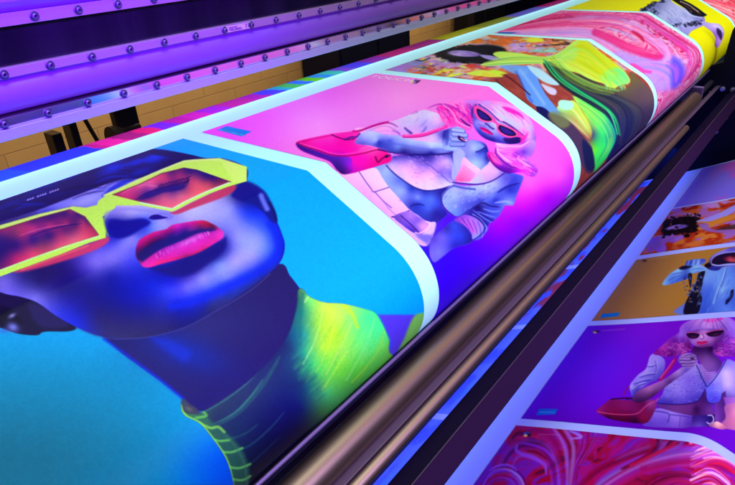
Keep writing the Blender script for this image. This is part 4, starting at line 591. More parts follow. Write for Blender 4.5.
def art_bag_woman_low(x, y, u, v):
    k = Ink(x, y, (92, 4, 236)); P = k.poly; L = k.line; allp = np.arange(len(x))
    k.mix(allp, sst(560, 700, x)*.6, (120, 10, 190)); k.mix(allp, sst(395, 430, y)*.6, (84, 0, 170)); k.blob(590, 370, 50, 26, -30, (92, 24, 255), .7)
    a = lambda pts: C4(615, 300, 6.125, pts); b = lambda pts: C4(585, 360, 4.9, pts)
    P([(628, 386), (646, 364), (676, 350), (735, 350), (770, 360), (770, 440), (640, 428)], (100, 40, 160), 3, .0)
    FD = k.field
    k.blob(640, 330, 40, 14, -8, (120, 20, 230), .4); k.blob(560, 400, 40, 20, 0, (100, 0, 200), .3)
    # trousers, waist
    FD(b([(345, 236), (400, 234), (470, 250), (530, 264), (522, 322), (400, 326), (290, 318), (310, 290)]), b([(350, 260, 130, 96, 240), (400, 290, 110, 76, 224), (460, 290, 140, 100, 236), (320, 305, 96, 60, 210), (510, 300, 90, 50, 190), (430, 255, 150, 120, 250)]), .8); L(b([(345, 245), (385, 250), (415, 262), (408, 300)]), 1., (50, 24, 150), .7, .8); L(b([(420, 262), (475, 268), (528, 278)]), 1., (60, 30, 170), .7, .7); L(b([(470, 275), (465, 320)]), .9, (70, 40, 180), .7, .6)
    FD(b([(345, 215), (420, 208), (480, 208), (545, 198), (592, 150), (615, 200), (640, 262), (600, 280), (530, 268), (420, 244)]), b([(380, 225, 90, 40, 150), (450, 228, 110, 50, 150), (520, 235, 100, 40, 140), (560, 220, 80, 24, 120), (590, 190, 60, 20, 110), (610, 240, 90, 40, 140), (550, 250, 60, 16, 100)]), .8); k.blob(697, 408, 3, 3, 60, (40, 8, 70), .7)
    FD(b([(528, 268), (640, 262), (640, 322), (522, 322)]), b([(540, 290, 60, 30, 140), (600, 290, 40, 20, 120), (630, 300, 30, 10, 90), (560, 315, 90, 60, 180)]), .8, smooth=False); L(b([(605, 266), (625, 268), (632, 290), (615, 308), (600, 300)]), 1.1, (190, 170, 240), .7, .9)
    # coat and right side
    FD(b([(600, 90), (650, 60), (690, 0), (735, 10), (800, 40), (800, 240), (700, 250), (610, 200), (592, 150)]), b([(640, 110, 120, 100, 220), (690, 60, 190, 170, 236), (720, 40, 150, 130, 220), (700, 120, 180, 160, 230), (660, 170, 90, 80, 200), (730, 160, 130, 110, 210), (690, 200, 60, 30, 110), (760, 100, 120, 100, 210), (680, 20, 120, 110, 230)]), .8)
    FD(b([(636, 180), (690, 150), (694, 300), (640, 300)]), b([(650, 220, 90, 40, 140), (680, 200, 60, 20, 110), (670, 280, 80, 34, 120), (645, 280, 110, 60, 160)]), 1., smooth=False, a=.9); FD(b([(680, 180), (800, 180), (800, 225), (690, 220)]), b([(690, 200, 130, 70, 180), (735, 200, 160, 100, 200), (790, 200, 150, 90, 190)]), 1, smooth=False)
    for j in range(8): L(b([(690+j*9, 184), (692+j*9, 220)]), .6, (100, 50, 150), .5, .5)
    FD(b([(690, 218), (800, 220), (800, 360), (735, 340), (680, 330), (655, 318), (690, 280)]), b([(700, 240, 150, 80, 150), (735, 250, 200, 120, 170), (720, 300, 180, 96, 150), (780, 300, 190, 110, 170), (680, 315, 150, 80, 140)]), .8)
    FD(b([(610, 316), (630, 300), (655, 298), (690, 322), (680, 336), (640, 328)]), b([(625, 312, 150, 90, 140), (650, 306, 230, 170, 180), (680, 328, 170, 90, 140)]), .8)
    # bag
    FD(b([(55, 248), (75, 230), (100, 210), (130, 192), (220, 194), (340, 190), (350, 205), (345, 240), (312, 298), (270, 306), (200, 300), (130, 288), (78, 268)]), b([(75, 245, 130, 14, 120), (130, 215, 108, 8, 92), (200, 230, 120, 14, 104), (290, 210, 96, 8, 84), (320, 215, 140, 46, 150), (130, 262, 110, 4, 66), (210, 272, 90, 0, 60), (280, 280, 120, 6, 70), (330, 240, 112, 24, 104), (250, 250, 108, 10, 92), (120, 280, 50, 0, 50), (250, 298, 40, 0, 50)]), .8)
    L(b([(62, 252), (130, 262), (210, 264), (262, 256), (300, 222), (338, 200)]), 1., (230, 80, 160), .6, .6); L(b([(130, 190), (170, 186), (210, 184), (240, 190)]), 1.4, (40, 0, 40), .7, .9); L(b([(205, 190), (235, 180), (255, 186)]), 1., (30, 0, 40), .6, .9); L(b([(190, 168), (205, 140), (230, 118), (262, 98)]), 1.2, (130, 16, 100), .7, .9); k.blob(659, 399.4, 2.4, 2.2, 0, (200, 90, 170), .9); k.blob(659.5, 400, 1., 1., 0, (60, 10, 60), .9, True)
    # jacket
    JK = b([(355, 205), (380, 165), (400, 120), (460, 80), (540, 10), (580, 60), (604, 120), (592, 135), (560, 190), (520, 204), (470, 211), (410, 210)])
    FD(JK, b([(400, 170, 112, 92, 235), (450, 125, 146, 126, 250), (510, 90, 124, 96, 240), (560, 140, 110, 90, 236), (500, 180, 96, 74, 224), (415, 203, 66, 44, 190), (540, 40, 150, 130, 245), (470, 160, 130, 106, 244), (590, 125, 90, 76, 220), (385, 195, 70, 50, 200), (550, 185, 70, 50, 196)]), .7)
    JR = b([(592, 150), (604, 110), (660, 70), (672, 120), (664, 190), (634, 206), (604, 200)])
    FD(JR, b([(605, 160, 90, 90, 240), (630, 110, 120, 110, 246), (650, 90, 150, 140, 240), (640, 180, 70, 60, 210), (655, 150, 110, 110, 235)]), .7)
    for j in range(200):
        xx = 660+random.random()*58; yy = 372+random.random()*30
        L([(xx, yy), (xx+1.6, yy-.4)], .6, random.choice([(180, 160, 255), (60, 40, 170), (90, 70, 210)]), .4, .4, clip=JK if xx < 706 else JR)
    L(b([(540, 12), (560, 50), (575, 85), (598, 128)]), 1.1, (36, 20, 120), .6, .85); L(b([(602, 128), (640, 85), (670, 40), (692, 0)]), 1.1, (36, 20, 120), .6, .8); L(b([(592, 140), (560, 192), (520, 208), (470, 213), (410, 212), (358, 206)]), 1., (30, 14, 110), .6, .8); L(b([(594, 150), (602, 200), (632, 210)]), 1., (30, 14, 110), .6, .8)
    FD(b([(560, 20), (650, 24), (644, 60), (604, 108), (580, 74)]), b([(580, 50, 150, 110, 226), (620, 50, 170, 130, 236), (600, 90, 130, 90, 210), (640, 35, 110, 70, 190)]), .8)
    for j in range(4): L(b([(580+j*4, 56+j*10), (634-j*8, 54+j*10)]), .6, (110, 60, 190), .4, .6)
    FD(a([(470, 320), (520, 375), (560, 430), (590, 440), (640, 425), (654, 380), (600, 330), (600, 290), (500, 280)]), a([(510, 310, 60, 14, 100), (560, 350, 110, 60, 160), (600, 390, 120, 70, 180), (560, 400, 130, 80, 190), (590, 310, 40, 8, 80), (640, 400, 80, 40, 140)]), .9)
    SL = b([(300, 40), (262, 70), (222, 120), (226, 160), (232, 178), (250, 184), (268, 145), (330, 105), (352, 96), (385, 60), (392, 0), (350, -30), (320, -20)])
    FD(SL, b([(300, 55, 156, 136, 252), (250, 115, 112, 92, 240), (340, 40, 130, 110, 244), (240, 160, 66, 56, 214), (305, 100, 90, 72, 222), (365, 10, 136, 116, 246), (330, -10, 150, 126, 250), (280, 120, 130, 110, 246), (260, 150, 40, 30, 170), (375, 60, 90, 70, 210), (235, 130, 150, 130, 250)]), .8)
    for pp, a_ in [([(268, 84), (310, 70), (350, 66)], .8), ([(240, 116), (285, 100), (330, 92)], .8), ([(345, 0), (352, 40), (342, 84)], .6), ([(232, 150), (262, 124), (300, 112)], .8), ([(300, 30), (330, 30), (350, 20)], .6)]: L(b(pp), 1.4, (60, 44, 180), .8, a_, taper=True); L(b([(q[0]+4, q[1]-7) for q in pp]), 1.2, (180, 166, 255), .8, a_*.6, taper=True)
    # forearm, strap, hand
    FD(b([(232, 192), (240, 170), (256, 150), (284, 136), (340, 112), (400, 85), (450, 50), (500, 20), (545, -4), (548, 20), (505, 52), (440, 96), (380, 140), (320, 185), (270, 204), (240, 200)]), b([(255, 170, 90, 40, 130), (300, 150, 130, 70, 160), (380, 105, 140, 84, 190), (460, 55, 160, 120, 230), (530, 10, 170, 136, 240), (270, 198, 50, 14, 80), (340, 165, 70, 24, 96), (420, 105, 80, 34, 130), (500, 50, 100, 70, 200), (320, 140, 150, 90, 180)]), .8)
    L(b([(442, -4), (425, 25), (408, 48), (372, 92)]), 3.4, (150, 16, 110), .8, .95); L(b([(436, 0), (405, 42), (372, 84)]), 1., (230, 90, 180), .6, .7)
    FD(a([(398, 345), (415, 330), (440, 324), (480, 330), (500, 350), (496, 380), (475, 402), (450, 412), (410, 402), (388, 372)]), a([(420, 345, 170, 130, 236), (470, 345, 120, 80, 190), (440, 380, 160, 120, 226), (485, 370, 140, 100, 220), (410, 385, 90, 60, 170), (400, 362, 130, 96, 210)]), .8); 
    for fa, fb in [((412, 345), (488, 344)), ((404, 362), (496, 360)), ((402, 380), (492, 378)), ((416, 397), (476, 396))]: L(a([fa, fb]), 2.8, (70, 36, 130), .6, .75, smooth=False); L(a([(fa[0], fa[1]-2), (fb[0], fb[1]-2)]), 2., (158, 118, 222), .6, .9, smooth=False)
    k.blob(692.5, 358.6, 2.2, .9, 10, (30, 8, 50), .85, True)
    for pp in [[(404, 366), (440, 372), (470, 372)], [(412, 388), (445, 392), (478, 388)], [(430, 340), (460, 338), (486, 346)]]: L(a(pp), .8, (70, 36, 130), .5, .7)
    # hair
    HR = a([(240, 332), (250, 310), (270, 296), (300, 270), (340, 235), (390, 205), (400, 170), (440, 140), (520, 115), (600, 104), (680, 110), (735, 140), (780, 200), (800, 290), (770, 340), (700, 348), (640, 345), (600, 320), (600, 250), (470, 250), (470, 300), (420, 330), (340, 345), (280, 338)])
    FD(HR, a([(270, 315, 130, 20, 160), (300, 290, 170, 50, 190), (340, 300, 110, 16, 150), (370, 250, 100, 20, 170), (400, 290, 180, 70, 200), (430, 310, 130, 30, 160), (450, 280, 90, 10, 120), (400, 220, 150, 80, 230), (350, 335, 90, 10, 130), (620, 290, 90, 20, 140), (660, 310, 150, 40, 190), (700, 330, 100, 20, 150), (720, 270, 170, 80, 220), (760, 300, 140, 40, 180), (690, 250, 120, 40, 190), (740, 220, 150, 90, 230), (640, 330, 170, 60, 190), (600, 130, 170, 110, 236)]), 1.)
    for j in range(240):
        s_ = random.random() < .55; x0 = (655+random.random()*36) if s_ else (713+random.random()*26); y0 = 337+random.random()*18
        if s_ and y0 < 352-(x0-655)*.5: continue
        r_ = random.uniform(1, 3); a0 = random.random()*6
        L([(x0+r_*math.cos(a0), y0+.6*r_*math.sin(a0)), (x0+r_*math.cos(a0+1), y0+.6*r_*math.sin(a0+1)), (x0+r_*math.cos(a0+2), y0+.6*r_*math.sin(a0+2))], random.uniform(.5, 1.1), random.choice([(210, 80, 200), (80, 6, 120), (190, 120, 236), (140, 16, 150), (120, 40, 190), (60, 0, 90)]), .6, .55, taper=True, clip=HR)
    BG = a([(395, 235), (400, 200), (430, 150), (500, 118), (600, 104), (690, 118), (730, 180), (724, 240), (704, 205), (660, 190), (580, 182), (500, 188), (450, 200), (430, 225), (425, 262), (405, 262)])
    FD(BG, a([(410, 215, 140, 90, 230), (440, 180, 116, 70, 220), (500, 145, 170, 112, 240), (560, 165, 192, 146, 252), (520, 180, 130, 80, 220), (650, 140, 164, 114, 240), (700, 165, 150, 104, 240), (600, 178, 140, 90, 220), (660, 182, 110, 60, 190), (590, 120, 200, 90, 230), (718, 215, 130, 80, 220), (415, 245, 110, 40, 190)]), .9)
    P(a([(545, 132), (590, 112), (640, 112), (655, 128), (610, 140), (570, 142)]), (214, 16, 180), 1.1, .85)
    for j in range(60): x0 = 420+random.random()*290; L(a([(x0, 196-12*math.sin((x0-420)/290*3.1)+random.uniform(-6, 2)), (x0*.75+145, 152), (x0*.4+350, 116)]), random.uniform(.4, .8), random.choice([(206, 176, 255), (100, 50, 190), (150, 90, 230), (220, 120, 230)]), .45, .4, clip=BG)
    # face
    FD(a([(438, 208), (450, 200), (500, 190), (580, 184), (660, 192), (668, 220), (650, 250), (620, 272), (590, 286), (550, 293), (510, 290), (480, 278), (455, 252)]), a([(455, 245, 120, 60, 190), (480, 255, 160, 96, 220), (530, 232, 200, 140, 236), (540, 205, 180, 120, 230), (590, 250, 160, 90, 200), (640, 240, 100, 40, 150), (520, 285, 120, 50, 150), (560, 290, 90, 30, 120), (500, 200, 110, 60, 180), (600, 192, 110, 60, 180), (570, 262, 150, 80, 190), (620, 265, 90, 30, 130)]), .8)
    P(a([(438, 208), (480, 203), (516, 211), (513, 228), (500, 238), (475, 240), (450, 232)]), (30, 6, 50), .6); P(a([(558, 209), (600, 196), (662, 190), (656, 210), (635, 224), (605, 230), (575, 226)]), (30, 6, 50), .6); L(a([(436, 206), (480, 202), (516, 210), (558, 207), (600, 194), (664, 188)]), .9, (200, 70, 160), .5, .8); k.blob(694, 337.4, 3, 1, 0, (100, 30, 90), .6); k.blob(716, 335.4, 3.6, 1, -10, (100, 30, 90), .6)
    P(a([(500, 263), (515, 256), (532, 258), (548, 254), (568, 260), (550, 272), (530, 276), (512, 273)]), (200, 30, 120), .6); L(a([(503, 264), (532, 265), (565, 261)]), .6, (90, 0, 70), .4, .8); L(a([(536, 216), (545, 234), (534, 243), (522, 240)]), .9, (90, 40, 150), .5, .7); L(a([(528, 222), (530, 236)]), .9, (230, 190, 250), .5, .5)
    P([(539, 409.5), (558, 409.5), (555.5, 415), (536, 416)], (20, 90, 230), .7, smooth=False)
    for j in range(6): L([(540+j*2.6, 413.4), (541.6+j*2.6, 412.2)], .8, (90, 170, 255), .5, .7)
    for cx, cy, c in [(594, 331.4, (70, 60, 140)), (597, 332, (20, 14, 40)), (595, 333, (190, 160, 150))]: k.blob(cx, cy, 2, 1.1, 0, c, .95, True)
    for j in range(12): L([(602+j*2, 331.6-j*.15), (603+j*2, 330.7-j*.15)], .7, (170, 110, 230), .5, .6)
    return k
def art_ochre_astronaut(x, y, u, v):
    k = Ink(x, y, (152, 106, 66)); P = k.poly; L = k.line; allp = np.arange(len(x))
    k.mix(allp, sst(640, 700, x+.5*(y-280))*.6, (166, 116, 40)); k.mix(allp, sst(300, 320, y)*.3, (150, 96, 90))
    c = lambda pts: C4(640, 240, 7.737, pts)
    FD = k.field
    BD = [(676, 314.8), (686, 303), (692, 290), (699, 276), (706, 271), (720, 269), (745, 262), (800, 250), (800, 320), (740, 318)]
    FD(BD, [(684, 310, 90, 110, 220), (694, 295, 60, 90, 220), (705, 280, 110, 150, 250), (712, 290, 70, 110, 244), (720, 276, 100, 150, 255), (722, 292, 120, 170, 255), (714, 306, 70, 110, 240), (730, 300, 60, 96, 230), (735, 280, 90, 130, 250), (726, 312, 90, 130, 250), (704, 312, 50, 80, 220), (745, 270, 60, 80, 210), (760, 300, 70, 110, 240)], .8)
    HA = c([(172, 347), (185, 320), (200, 300), (240, 258), (290, 228), (345, 205), (365, 172), (410, 155), (480, 150), (510, 158), (500, 185), (475, 200), (525, 232), (500, 246), (440, 262), (372, 275), (370, 305), (300, 330), (230, 350), (190, 356)])
    FD(HA, c([(190, 335, 120, 170, 255), (240, 290, 96, 140, 250), (300, 300, 80, 120, 240), (300, 245, 130, 180, 255), (360, 290, 40, 60, 190), (350, 230, 60, 90, 210), (390, 185, 60, 90, 220), (450, 170, 110, 140, 250), (490, 165, 70, 80, 210), (430, 230, 130, 184, 255), (500, 225, 120, 170, 255), (440, 256, 90, 130, 240), (250, 335, 70, 110, 240), (400, 250, 110, 160, 252)]), .8)
    P(c([(300, 226), (330, 206), (380, 206), (402, 212), (372, 226), (330, 236)]), (22, 14, 56), .8)
    for j in range(16): L(c([(352+j*9, 200-j*.5), (362+j*9, 165-j*.6)]), .6, random.choice([(30, 50, 180), (150, 180, 255), (60, 80, 220)]), .45, .7)
    for pp in [[(215, 325), (260, 295), (330, 275)], [(240, 275), (290, 262), (330, 258)], [(280, 325), (310, 300), (350, 285)], [(400, 240), (440, 228), (500, 232)]]: L(c(pp), 1., (40, 60, 200), .8, .6, taper=True)
    P(c([(372, 272), (400, 270), (398, 330), (388, 382), (378, 340)]), (16, 10, 38), .7); L(c([(385, 275), (384, 320), (386, 370)]), .7, (70, 70, 150), .5, .6)
    P(c([(455, 264), (502, 250), (488, 310), (480, 360), (465, 400), (478, 470), (440, 580), (340, 580), (350, 500), (385, 430), (425, 360), (442, 300)]), (16, 12, 42), .8)
    for j in range(46): k.blob(692+random.uniform(-9, 10), 292+random.uniform(-15, 15), random.uniform(.5, 1.6), random.uniform(.4, 1.1), random.uniform(0, 90), random.choice([(60, 90, 200), (110, 80, 70), (40, 30, 80), (16, 12, 42), (90, 120, 230)]), .85, True)
    FD(c([(500, 205), (525, 185), (540, 150), (560, 125), (600, 100), (680, 66), (760, 55), (900, 80), (900, 230), (700, 212), (640, 218), (600, 245), (540, 240)]), c([(530, 200, 50, 40, 120), (560, 140, 110, 100, 220), (640, 88, 130, 120, 240), (700, 70, 90, 80, 210), (620, 225, 40, 40, 150), (680, 208, 110, 110, 230), (560, 230, 40, 40, 160), (800, 80, 90, 90, 210)]), .8)
    P(c([(545, 190), (552, 160), (575, 135), (620, 115), (720, 100), (900, 110), (900, 196), (700, 188), (600, 200)]), (26, 10, 52), .8); FD(c([(640, 148), (680, 130), (740, 122), (900, 125), (900, 175), (740, 178), (680, 172)]), c([(660, 150, 90, 20, 60), (700, 150, 180, 60, 90), (735, 150, 140, 50, 70), (760, 140, 90, 20, 50), (720, 130, 60, 10, 30), (800, 150, 100, 30, 60)]), 1); L(c([(556, 195), (600, 206), (650, 200), (720, 194), (800, 200)]), 1.4, (160, 170, 255), .6, .9); L(c([(548, 190), (556, 155), (590, 125), (650, 104), (740, 92)]), 1.2, (140, 140, 240), .6, .8)
    P(c([(498, 205), (515, 188), (540, 185), (552, 205), (535, 222), (510, 220)]), (18, 8, 36), .8); P(c([(700, 405), (722, 400), (716, 450), (690, 490), (660, 512), (662, 480), (690, 450)]), (18, 16, 70), .7)
    L(c([(660, 230), (635, 320), (600, 400), (565, 500)]), 1.2, (170, 206, 255), .9, .7); L(c([(668, 232), (645, 320), (608, 402), (575, 500)]), .8, (40, 60, 190), .7, .6)
    for j in range(60):
        x0 = 698+random.random()*40; y0 = 272+random.random()*38; L([(x0, y0), (x0-1., y0+3), (x0-2.2, y0+5)], random.uniform(.6, 1.6), random.choice([(140, 180, 255), (40, 66, 200), (90, 130, 250)]), .8, .28, clip=BD)
    P(C4(551, 242, 3.995, [(205, 288), (277, 282), (268, 298), (196, 305)]), (16, 110, 220), .6, smooth=False)
    k.blob(644.6, 260.6, 2.2, 1.1, 0, (60, 30, 50), .9, True); L([(650, 259.6), (668, 257)], .8, (190, 150, 110), .5, .5)
    return k
def art_floral_low(x, y, u, v):
    k = Ink(x, y, (160, 44, 20)); P = k.poly; L = k.line; allp = np.arange(len(x))
    n = fbm(u*9, v*8, 41); m = fbm(u*8+4, v*7, 47)
    k.mix(allp, sst(.5, .56, n)*.9, (176, 84, 40)); k.mix(allp, sst(.56, .6, m)*.8, (120, 20, 20)); k.mix(allp, sst(.62, .65, n), (150, 90, 190))
    c = lambda pts: C4(630, 180, 7., pts)
    def fl(cx, cy, w, h, col, nn=9):
        for j in range(nn): k.blob(cx+random.uniform(-w, w)*.7, cy+random.uniform(-h, h)*.6, w*random.uniform(.3, .55), h*random.uniform(.4, .7), random.uniform(-30, 10), [q*random.uniform(.85, 1.06) for q in col], .95, True)
    fl(655, 245, 10, 7, (130, 80, 226), 22); fl(672, 239, 12, 3.4, (140, 90, 226), 14); fl(676, 211, 8, 3, (150, 90, 210)); fl(712, 205, 10, 3, (170, 120, 220), -1 if 0 else 10); fl(722, 201, 8, 2.4, (180, 120, 210)); fl(690, 243, 16, 3, (190, 100, 50), 8); fl(708, 236, 12, 2.4, (200, 120, 50)); fl(690, 216, 5, 2, (180, 130, 190))
    for j in range(70):
        x0 = 664+random.random()*32; y0 = 229+random.gauss(0, 3.2)-(x0-664)*.12
        k.blob(x0, y0, random.uniform(2, 4), random.uniform(1.2, 2.4), random.uniform(-30, 10), (12, 6, 14), 1, True)
    P(c([(300, 290), (350, 265), (430, 255), (475, 268), (465, 305), (400, 315), (330, 318)]), (12, 6, 14), 1)
    k.blob(677, 227.4, 11, 2.4, -10, (132, 100, 214), .95, True); k.blob(673, 228.4, 5, 1.2, -10, (160, 130, 236), .8); k.blob(682, 226.8, 5, 1.4, -10, (90, 60, 170), .7)
    for j in range(110):
        t = random.random(); x0 = 662+t*38; y0 = random.choice([222.5, 233.5])-(x0-664)*.14+random.gauss(0, 2.2)
        k.blob(x0, y0, random.uniform(.7, 2), random.uniform(.5, 1.3), random.uniform(-40, 40), random.choice([(12, 6, 14), (20, 8, 16), (40, 14, 24)]), .9, True)
    P(c([(470, 285), (540, 262), (620, 230), (735, 170), (760, 180), (735, 215), (640, 270), (560, 290), (480, 298)]), (140, 130, 246), .8)
    P(c([(470, 290), (560, 288), (650, 255), (735, 232), (790, 225), (735, 265), (640, 300), (560, 330), (500, 350), (470, 335), (540, 310)]), (186, 116, 50), .8); P(c([(480, 312), (540, 300), (560, 330), (600, 345), (760, 340), (760, 370), (600, 365), (520, 350)]), (130, 90, 200), 1, .9); P(c([(600, 345), (690, 318), (760, 300), (760, 330), (660, 345)]), (50, 40, 50), .9, .8)
    return k
def art_pale_low(x, y, u, v):
    k = Ink(x, y, (112, 98, 250)); allp = np.arange(len(x))
    n = fbm(u*1.2, v*9, 61); k.mix(allp, sst(.45, .7, n)*.5, (150, 110, 240)); k.mix(allp, sst(700, 740, x)*sst(.4, .6, n)*.8, (190, 60, 190))
    return k
def art_bed_reflection(x, y, u, v):  # colour blocks standing in for the prints reflected at the bed's rear edge
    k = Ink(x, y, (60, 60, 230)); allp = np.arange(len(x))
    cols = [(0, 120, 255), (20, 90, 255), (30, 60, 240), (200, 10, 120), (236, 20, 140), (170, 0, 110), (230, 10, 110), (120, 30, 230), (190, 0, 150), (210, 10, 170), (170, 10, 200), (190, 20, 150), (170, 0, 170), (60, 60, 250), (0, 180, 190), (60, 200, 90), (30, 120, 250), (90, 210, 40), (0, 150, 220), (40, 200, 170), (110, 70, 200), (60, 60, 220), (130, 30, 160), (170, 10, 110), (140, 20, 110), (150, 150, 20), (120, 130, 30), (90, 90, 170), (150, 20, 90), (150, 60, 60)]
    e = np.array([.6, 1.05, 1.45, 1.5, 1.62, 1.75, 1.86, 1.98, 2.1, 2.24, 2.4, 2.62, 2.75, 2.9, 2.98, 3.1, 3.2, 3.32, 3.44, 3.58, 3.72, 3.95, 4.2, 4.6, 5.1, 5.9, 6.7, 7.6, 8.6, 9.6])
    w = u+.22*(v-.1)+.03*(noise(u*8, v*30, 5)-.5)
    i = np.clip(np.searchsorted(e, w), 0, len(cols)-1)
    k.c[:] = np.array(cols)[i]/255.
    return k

def art_sliver(x, y, u, v):
    k = Ink(x, y, (120, 150, 250)); allp = np.arange(len(x))
    n = fbm(u*5, v*9, 71); m = fbm(u*3+2, v*7, 75)
    k.mix(allp, sst(.45, .7, n)*.45, (60, 80, 220)); k.mix(allp, sst(.5, .62, m)*sst(3.9, 4.4, u), (190, 70, 80)); k.mix(allp, sst(.5, .7, m)*sst(3.2, 2.6, u)*.7, (60, 170, 255))
    return k
# ================================================================= Blender scene
import bpy, bmesh
from mathutils import Vector, Matrix
random.seed(7)
scn = bpy.context.scene
COL = scn.collection
def WV(x, y, z): return (x*S, y*S, ZC+z*S)
def mat(name, col=(.5, .5, .5), rough=.5, metal=0., spec=.5, bump=None, var=None, coat=0., aniso=None):
    m = bpy.data.materials.new(name); m.use_nodes = True
    nt = m.node_tree; b = nt.nodes['Principled BSDF']
    b.inputs['Base Color'].default_value = (*col, 1); b.inputs['Roughness'].default_value = rough
    b.inputs['Metallic'].default_value = metal; b.inputs['Specular IOR Level'].default_value = spec
    b.inputs['Coat Weight'].default_value = coat
    tc = nt.nodes.new('ShaderNodeTexCoord')
    if var:      # (scale xyz, amount) : wear, dirt and the reflected bands painted on the window
        sc, amt = var
        mp = nt.nodes.new('ShaderNodeMapping'); mp.inputs['Scale'].default_value = sc
        nz = nt.nodes.new('ShaderNodeTexNoise'); nz.inputs['Scale'].default_value = 1; nz.inputs['Detail'].default_value = 6
        nt.links.new(tc.outputs['Object'], mp.inputs[0]); nt.links.new(mp.outputs[0], nz.inputs['Vector'])
        mx = nt.nodes.new('ShaderNodeMix'); mx.data_type = 'RGBA'
        mx.inputs['A'].default_value = (*[c*(1-amt) for c in col], 1); mx.inputs['B'].default_value = (*[min(1, c*(1+amt)) for c in col], 1)
        nt.links.new(nz.outputs['Fac'], mx.inputs['Factor']); nt.links.new(mx.outputs['Result'], b.inputs['Base Color'])
        mr = nt.nodes.new('ShaderNodeMapRange'); mr.inputs['To Min'].default_value = max(0.02, rough-.1); mr.inputs['To Max'].default_value = min(1, rough+.12)
        nt.links.new(nz.outputs['Fac'], mr.inputs['Value']); nt.links.new(mr.outputs[0], b.inputs['Roughness'])
    if bump:
        sc, st = bump
        mp = nt.nodes.new('ShaderNodeMapping'); mp.inputs['Scale'].default_value = sc
        nz = nt.nodes.new('ShaderNodeTexNoise'); nz.inputs['Scale'].default_value = 1; nz.inputs['Detail'].default_value = 3
        nt.links.new(tc.outputs['Object'], mp.inputs[0]); nt.links.new(mp.outputs[0], nz.inputs['Vector'])
        bp = nt.nodes.new('ShaderNodeBump'); bp.inputs['Strength'].default_value = st; bp.inputs['Distance'].default_value = .002
        nt.links.new(nz.outputs['Fac'], bp.inputs['Height']); nt.links.new(bp.outputs[0], b.inputs['Normal'])
    return m
def link_mesh(name, me, m, parent=None):
    o = bpy.data.objects.new(name, me); COL.objects.link(o)
    if m: me.materials.append(m)
    if parent:
        o.parent = parent
        if parent.type == 'EMPTY': o.matrix_parent_inverse = Matrix.Translation(-parent.location)
    return o
def thing(name, label, cat, loc=(0, 0, 0), group=None):
    o = bpy.data.objects.new(name, None); COL.objects.link(o); o.location = loc; o.empty_display_size = .1
    o['label'] = label; o['category'] = cat
    if group: o['group'] = group
    return o
def prism(bm, prof, x0, x1, nx=1):
    """closed (y, z) outline in units drawn out along the machine"""
    rows = []
    for i in range(nx+1):
        x = x0+(x1-x0)*i/nx
        rows.append([bm.verts.new(WV(x, y, z)) for y, z in prof])
    n = len(prof)
    for a, b in zip(rows, rows[1:]):
        for j in range(n): bm.faces.new((a[j], a[(j+1) % n], b[(j+1) % n], b[j]))
    bm.faces.new(rows[0][::-1]); bm.faces.new(rows[-1])
    return bm
def finish(bm, name, m, parent=None, smooth=None, bevel=None):
    bmesh.ops.recalc_face_normals(bm, faces=bm.faces)
    me = bpy.data.meshes.new(name); bm.to_mesh(me); bm.free()
    o = link_mesh(name, me, m, parent)
    if smooth is not None:
        me.shade_smooth(); me.set_sharp_from_angle(angle=math.radians(smooth))
    if bevel:
        b = o.modifiers.new('edge', 'BEVEL'); b.width = bevel; b.segments = 2; b.limit_method = 'ANGLE'
    return o
def bar(name, prof, x0, x1, m, parent=None, smooth=None, bevel=None):
    return finish(prism(bmesh.new(), prof, x0, x1), name, m, parent, smooth, bevel)
def box(bm, x0, x1, y0, y1, z0, z1):
    return prism(bm, [(y0, z0), (y1, z0), (y1, z1), (y0, z1)], x0, x1)
def pol(ang, r): a = math.radians(ang); return (r*math.cos(a), -r*math.sin(a))
def circ(cy, cz, r, n=40): return [(cy+r*math.cos(2*math.pi*i/n), cz+r*math.sin(2*math.pi*i/n)) for i in range(n)]
# ---------------------------------------------------------------- sheets
def strip_mesh(pr, u0, u1, s0, s1, nu, ns, off, name, ink=None, tint=(1, 1, 1), gain=.85, upper=True, edges=None, wave=True):
    us = np.linspace(u0, u1, nu); ss = np.linspace(s0, s1, ns)
    yy, zz = pr.at(ss, off)
    U, V = np.meshgrid(us, ss); Y = np.repeat(yy, nu); Z = np.repeat(zz, nu); U = U.ravel(); V = V.ravel()
    amp = 0 if (upper or not wave) else .012
    Zb = Z + amp*(np.sin(U*2.1+V*1.3)*np.sin(V*2.4+.6)) if amp else Z
    co = np.stack([U*S, Y*S, ZC+Zb*S], 1).astype(np.float32)
    me = bpy.data.meshes.new(name)
    me.vertices.add(nu*ns); me.vertices.foreach_set('co', co.ravel())
    i = np.arange((ns-1)*(nu-1)); r = i//(nu-1); c = i % (nu-1); a = r*nu+c
    q = np.stack([a, a+nu, a+nu+1, a+1], 1) if True else None
    me.loops.add(q.size); me.loops.foreach_set('vertex_index', q.ravel().astype(np.int32))
    me.polygons.add(len(q)); me.polygons.foreach_set('loop_start', (np.arange(len(q))*4).astype(np.int32))
    me.update(calc_edges=True); me.shade_smooth()
    if ink:
        sv = np.minimum(V, SIL-.02) if upper else V
        y2, z2 = pr.at(sv, 0)
        px, py = to_art(np.stack([U, y2, z2], 1))
        if upper:
            ov = np.maximum(V-(SIL-.02), 0)
            px = px+ov*60; py = py+ov*60
        k = ink(px, py, U, V)
        lin = np.clip(k.lin()*gain/np.array(tint), 0, .95)
        at = me.color_attributes.new('ink', 'FLOAT_COLOR', 'POINT')
        at.data.foreach_set('color', np.concatenate([lin, np.ones((len(lin), 1))], 1).astype(np.float32).ravel())
    return me
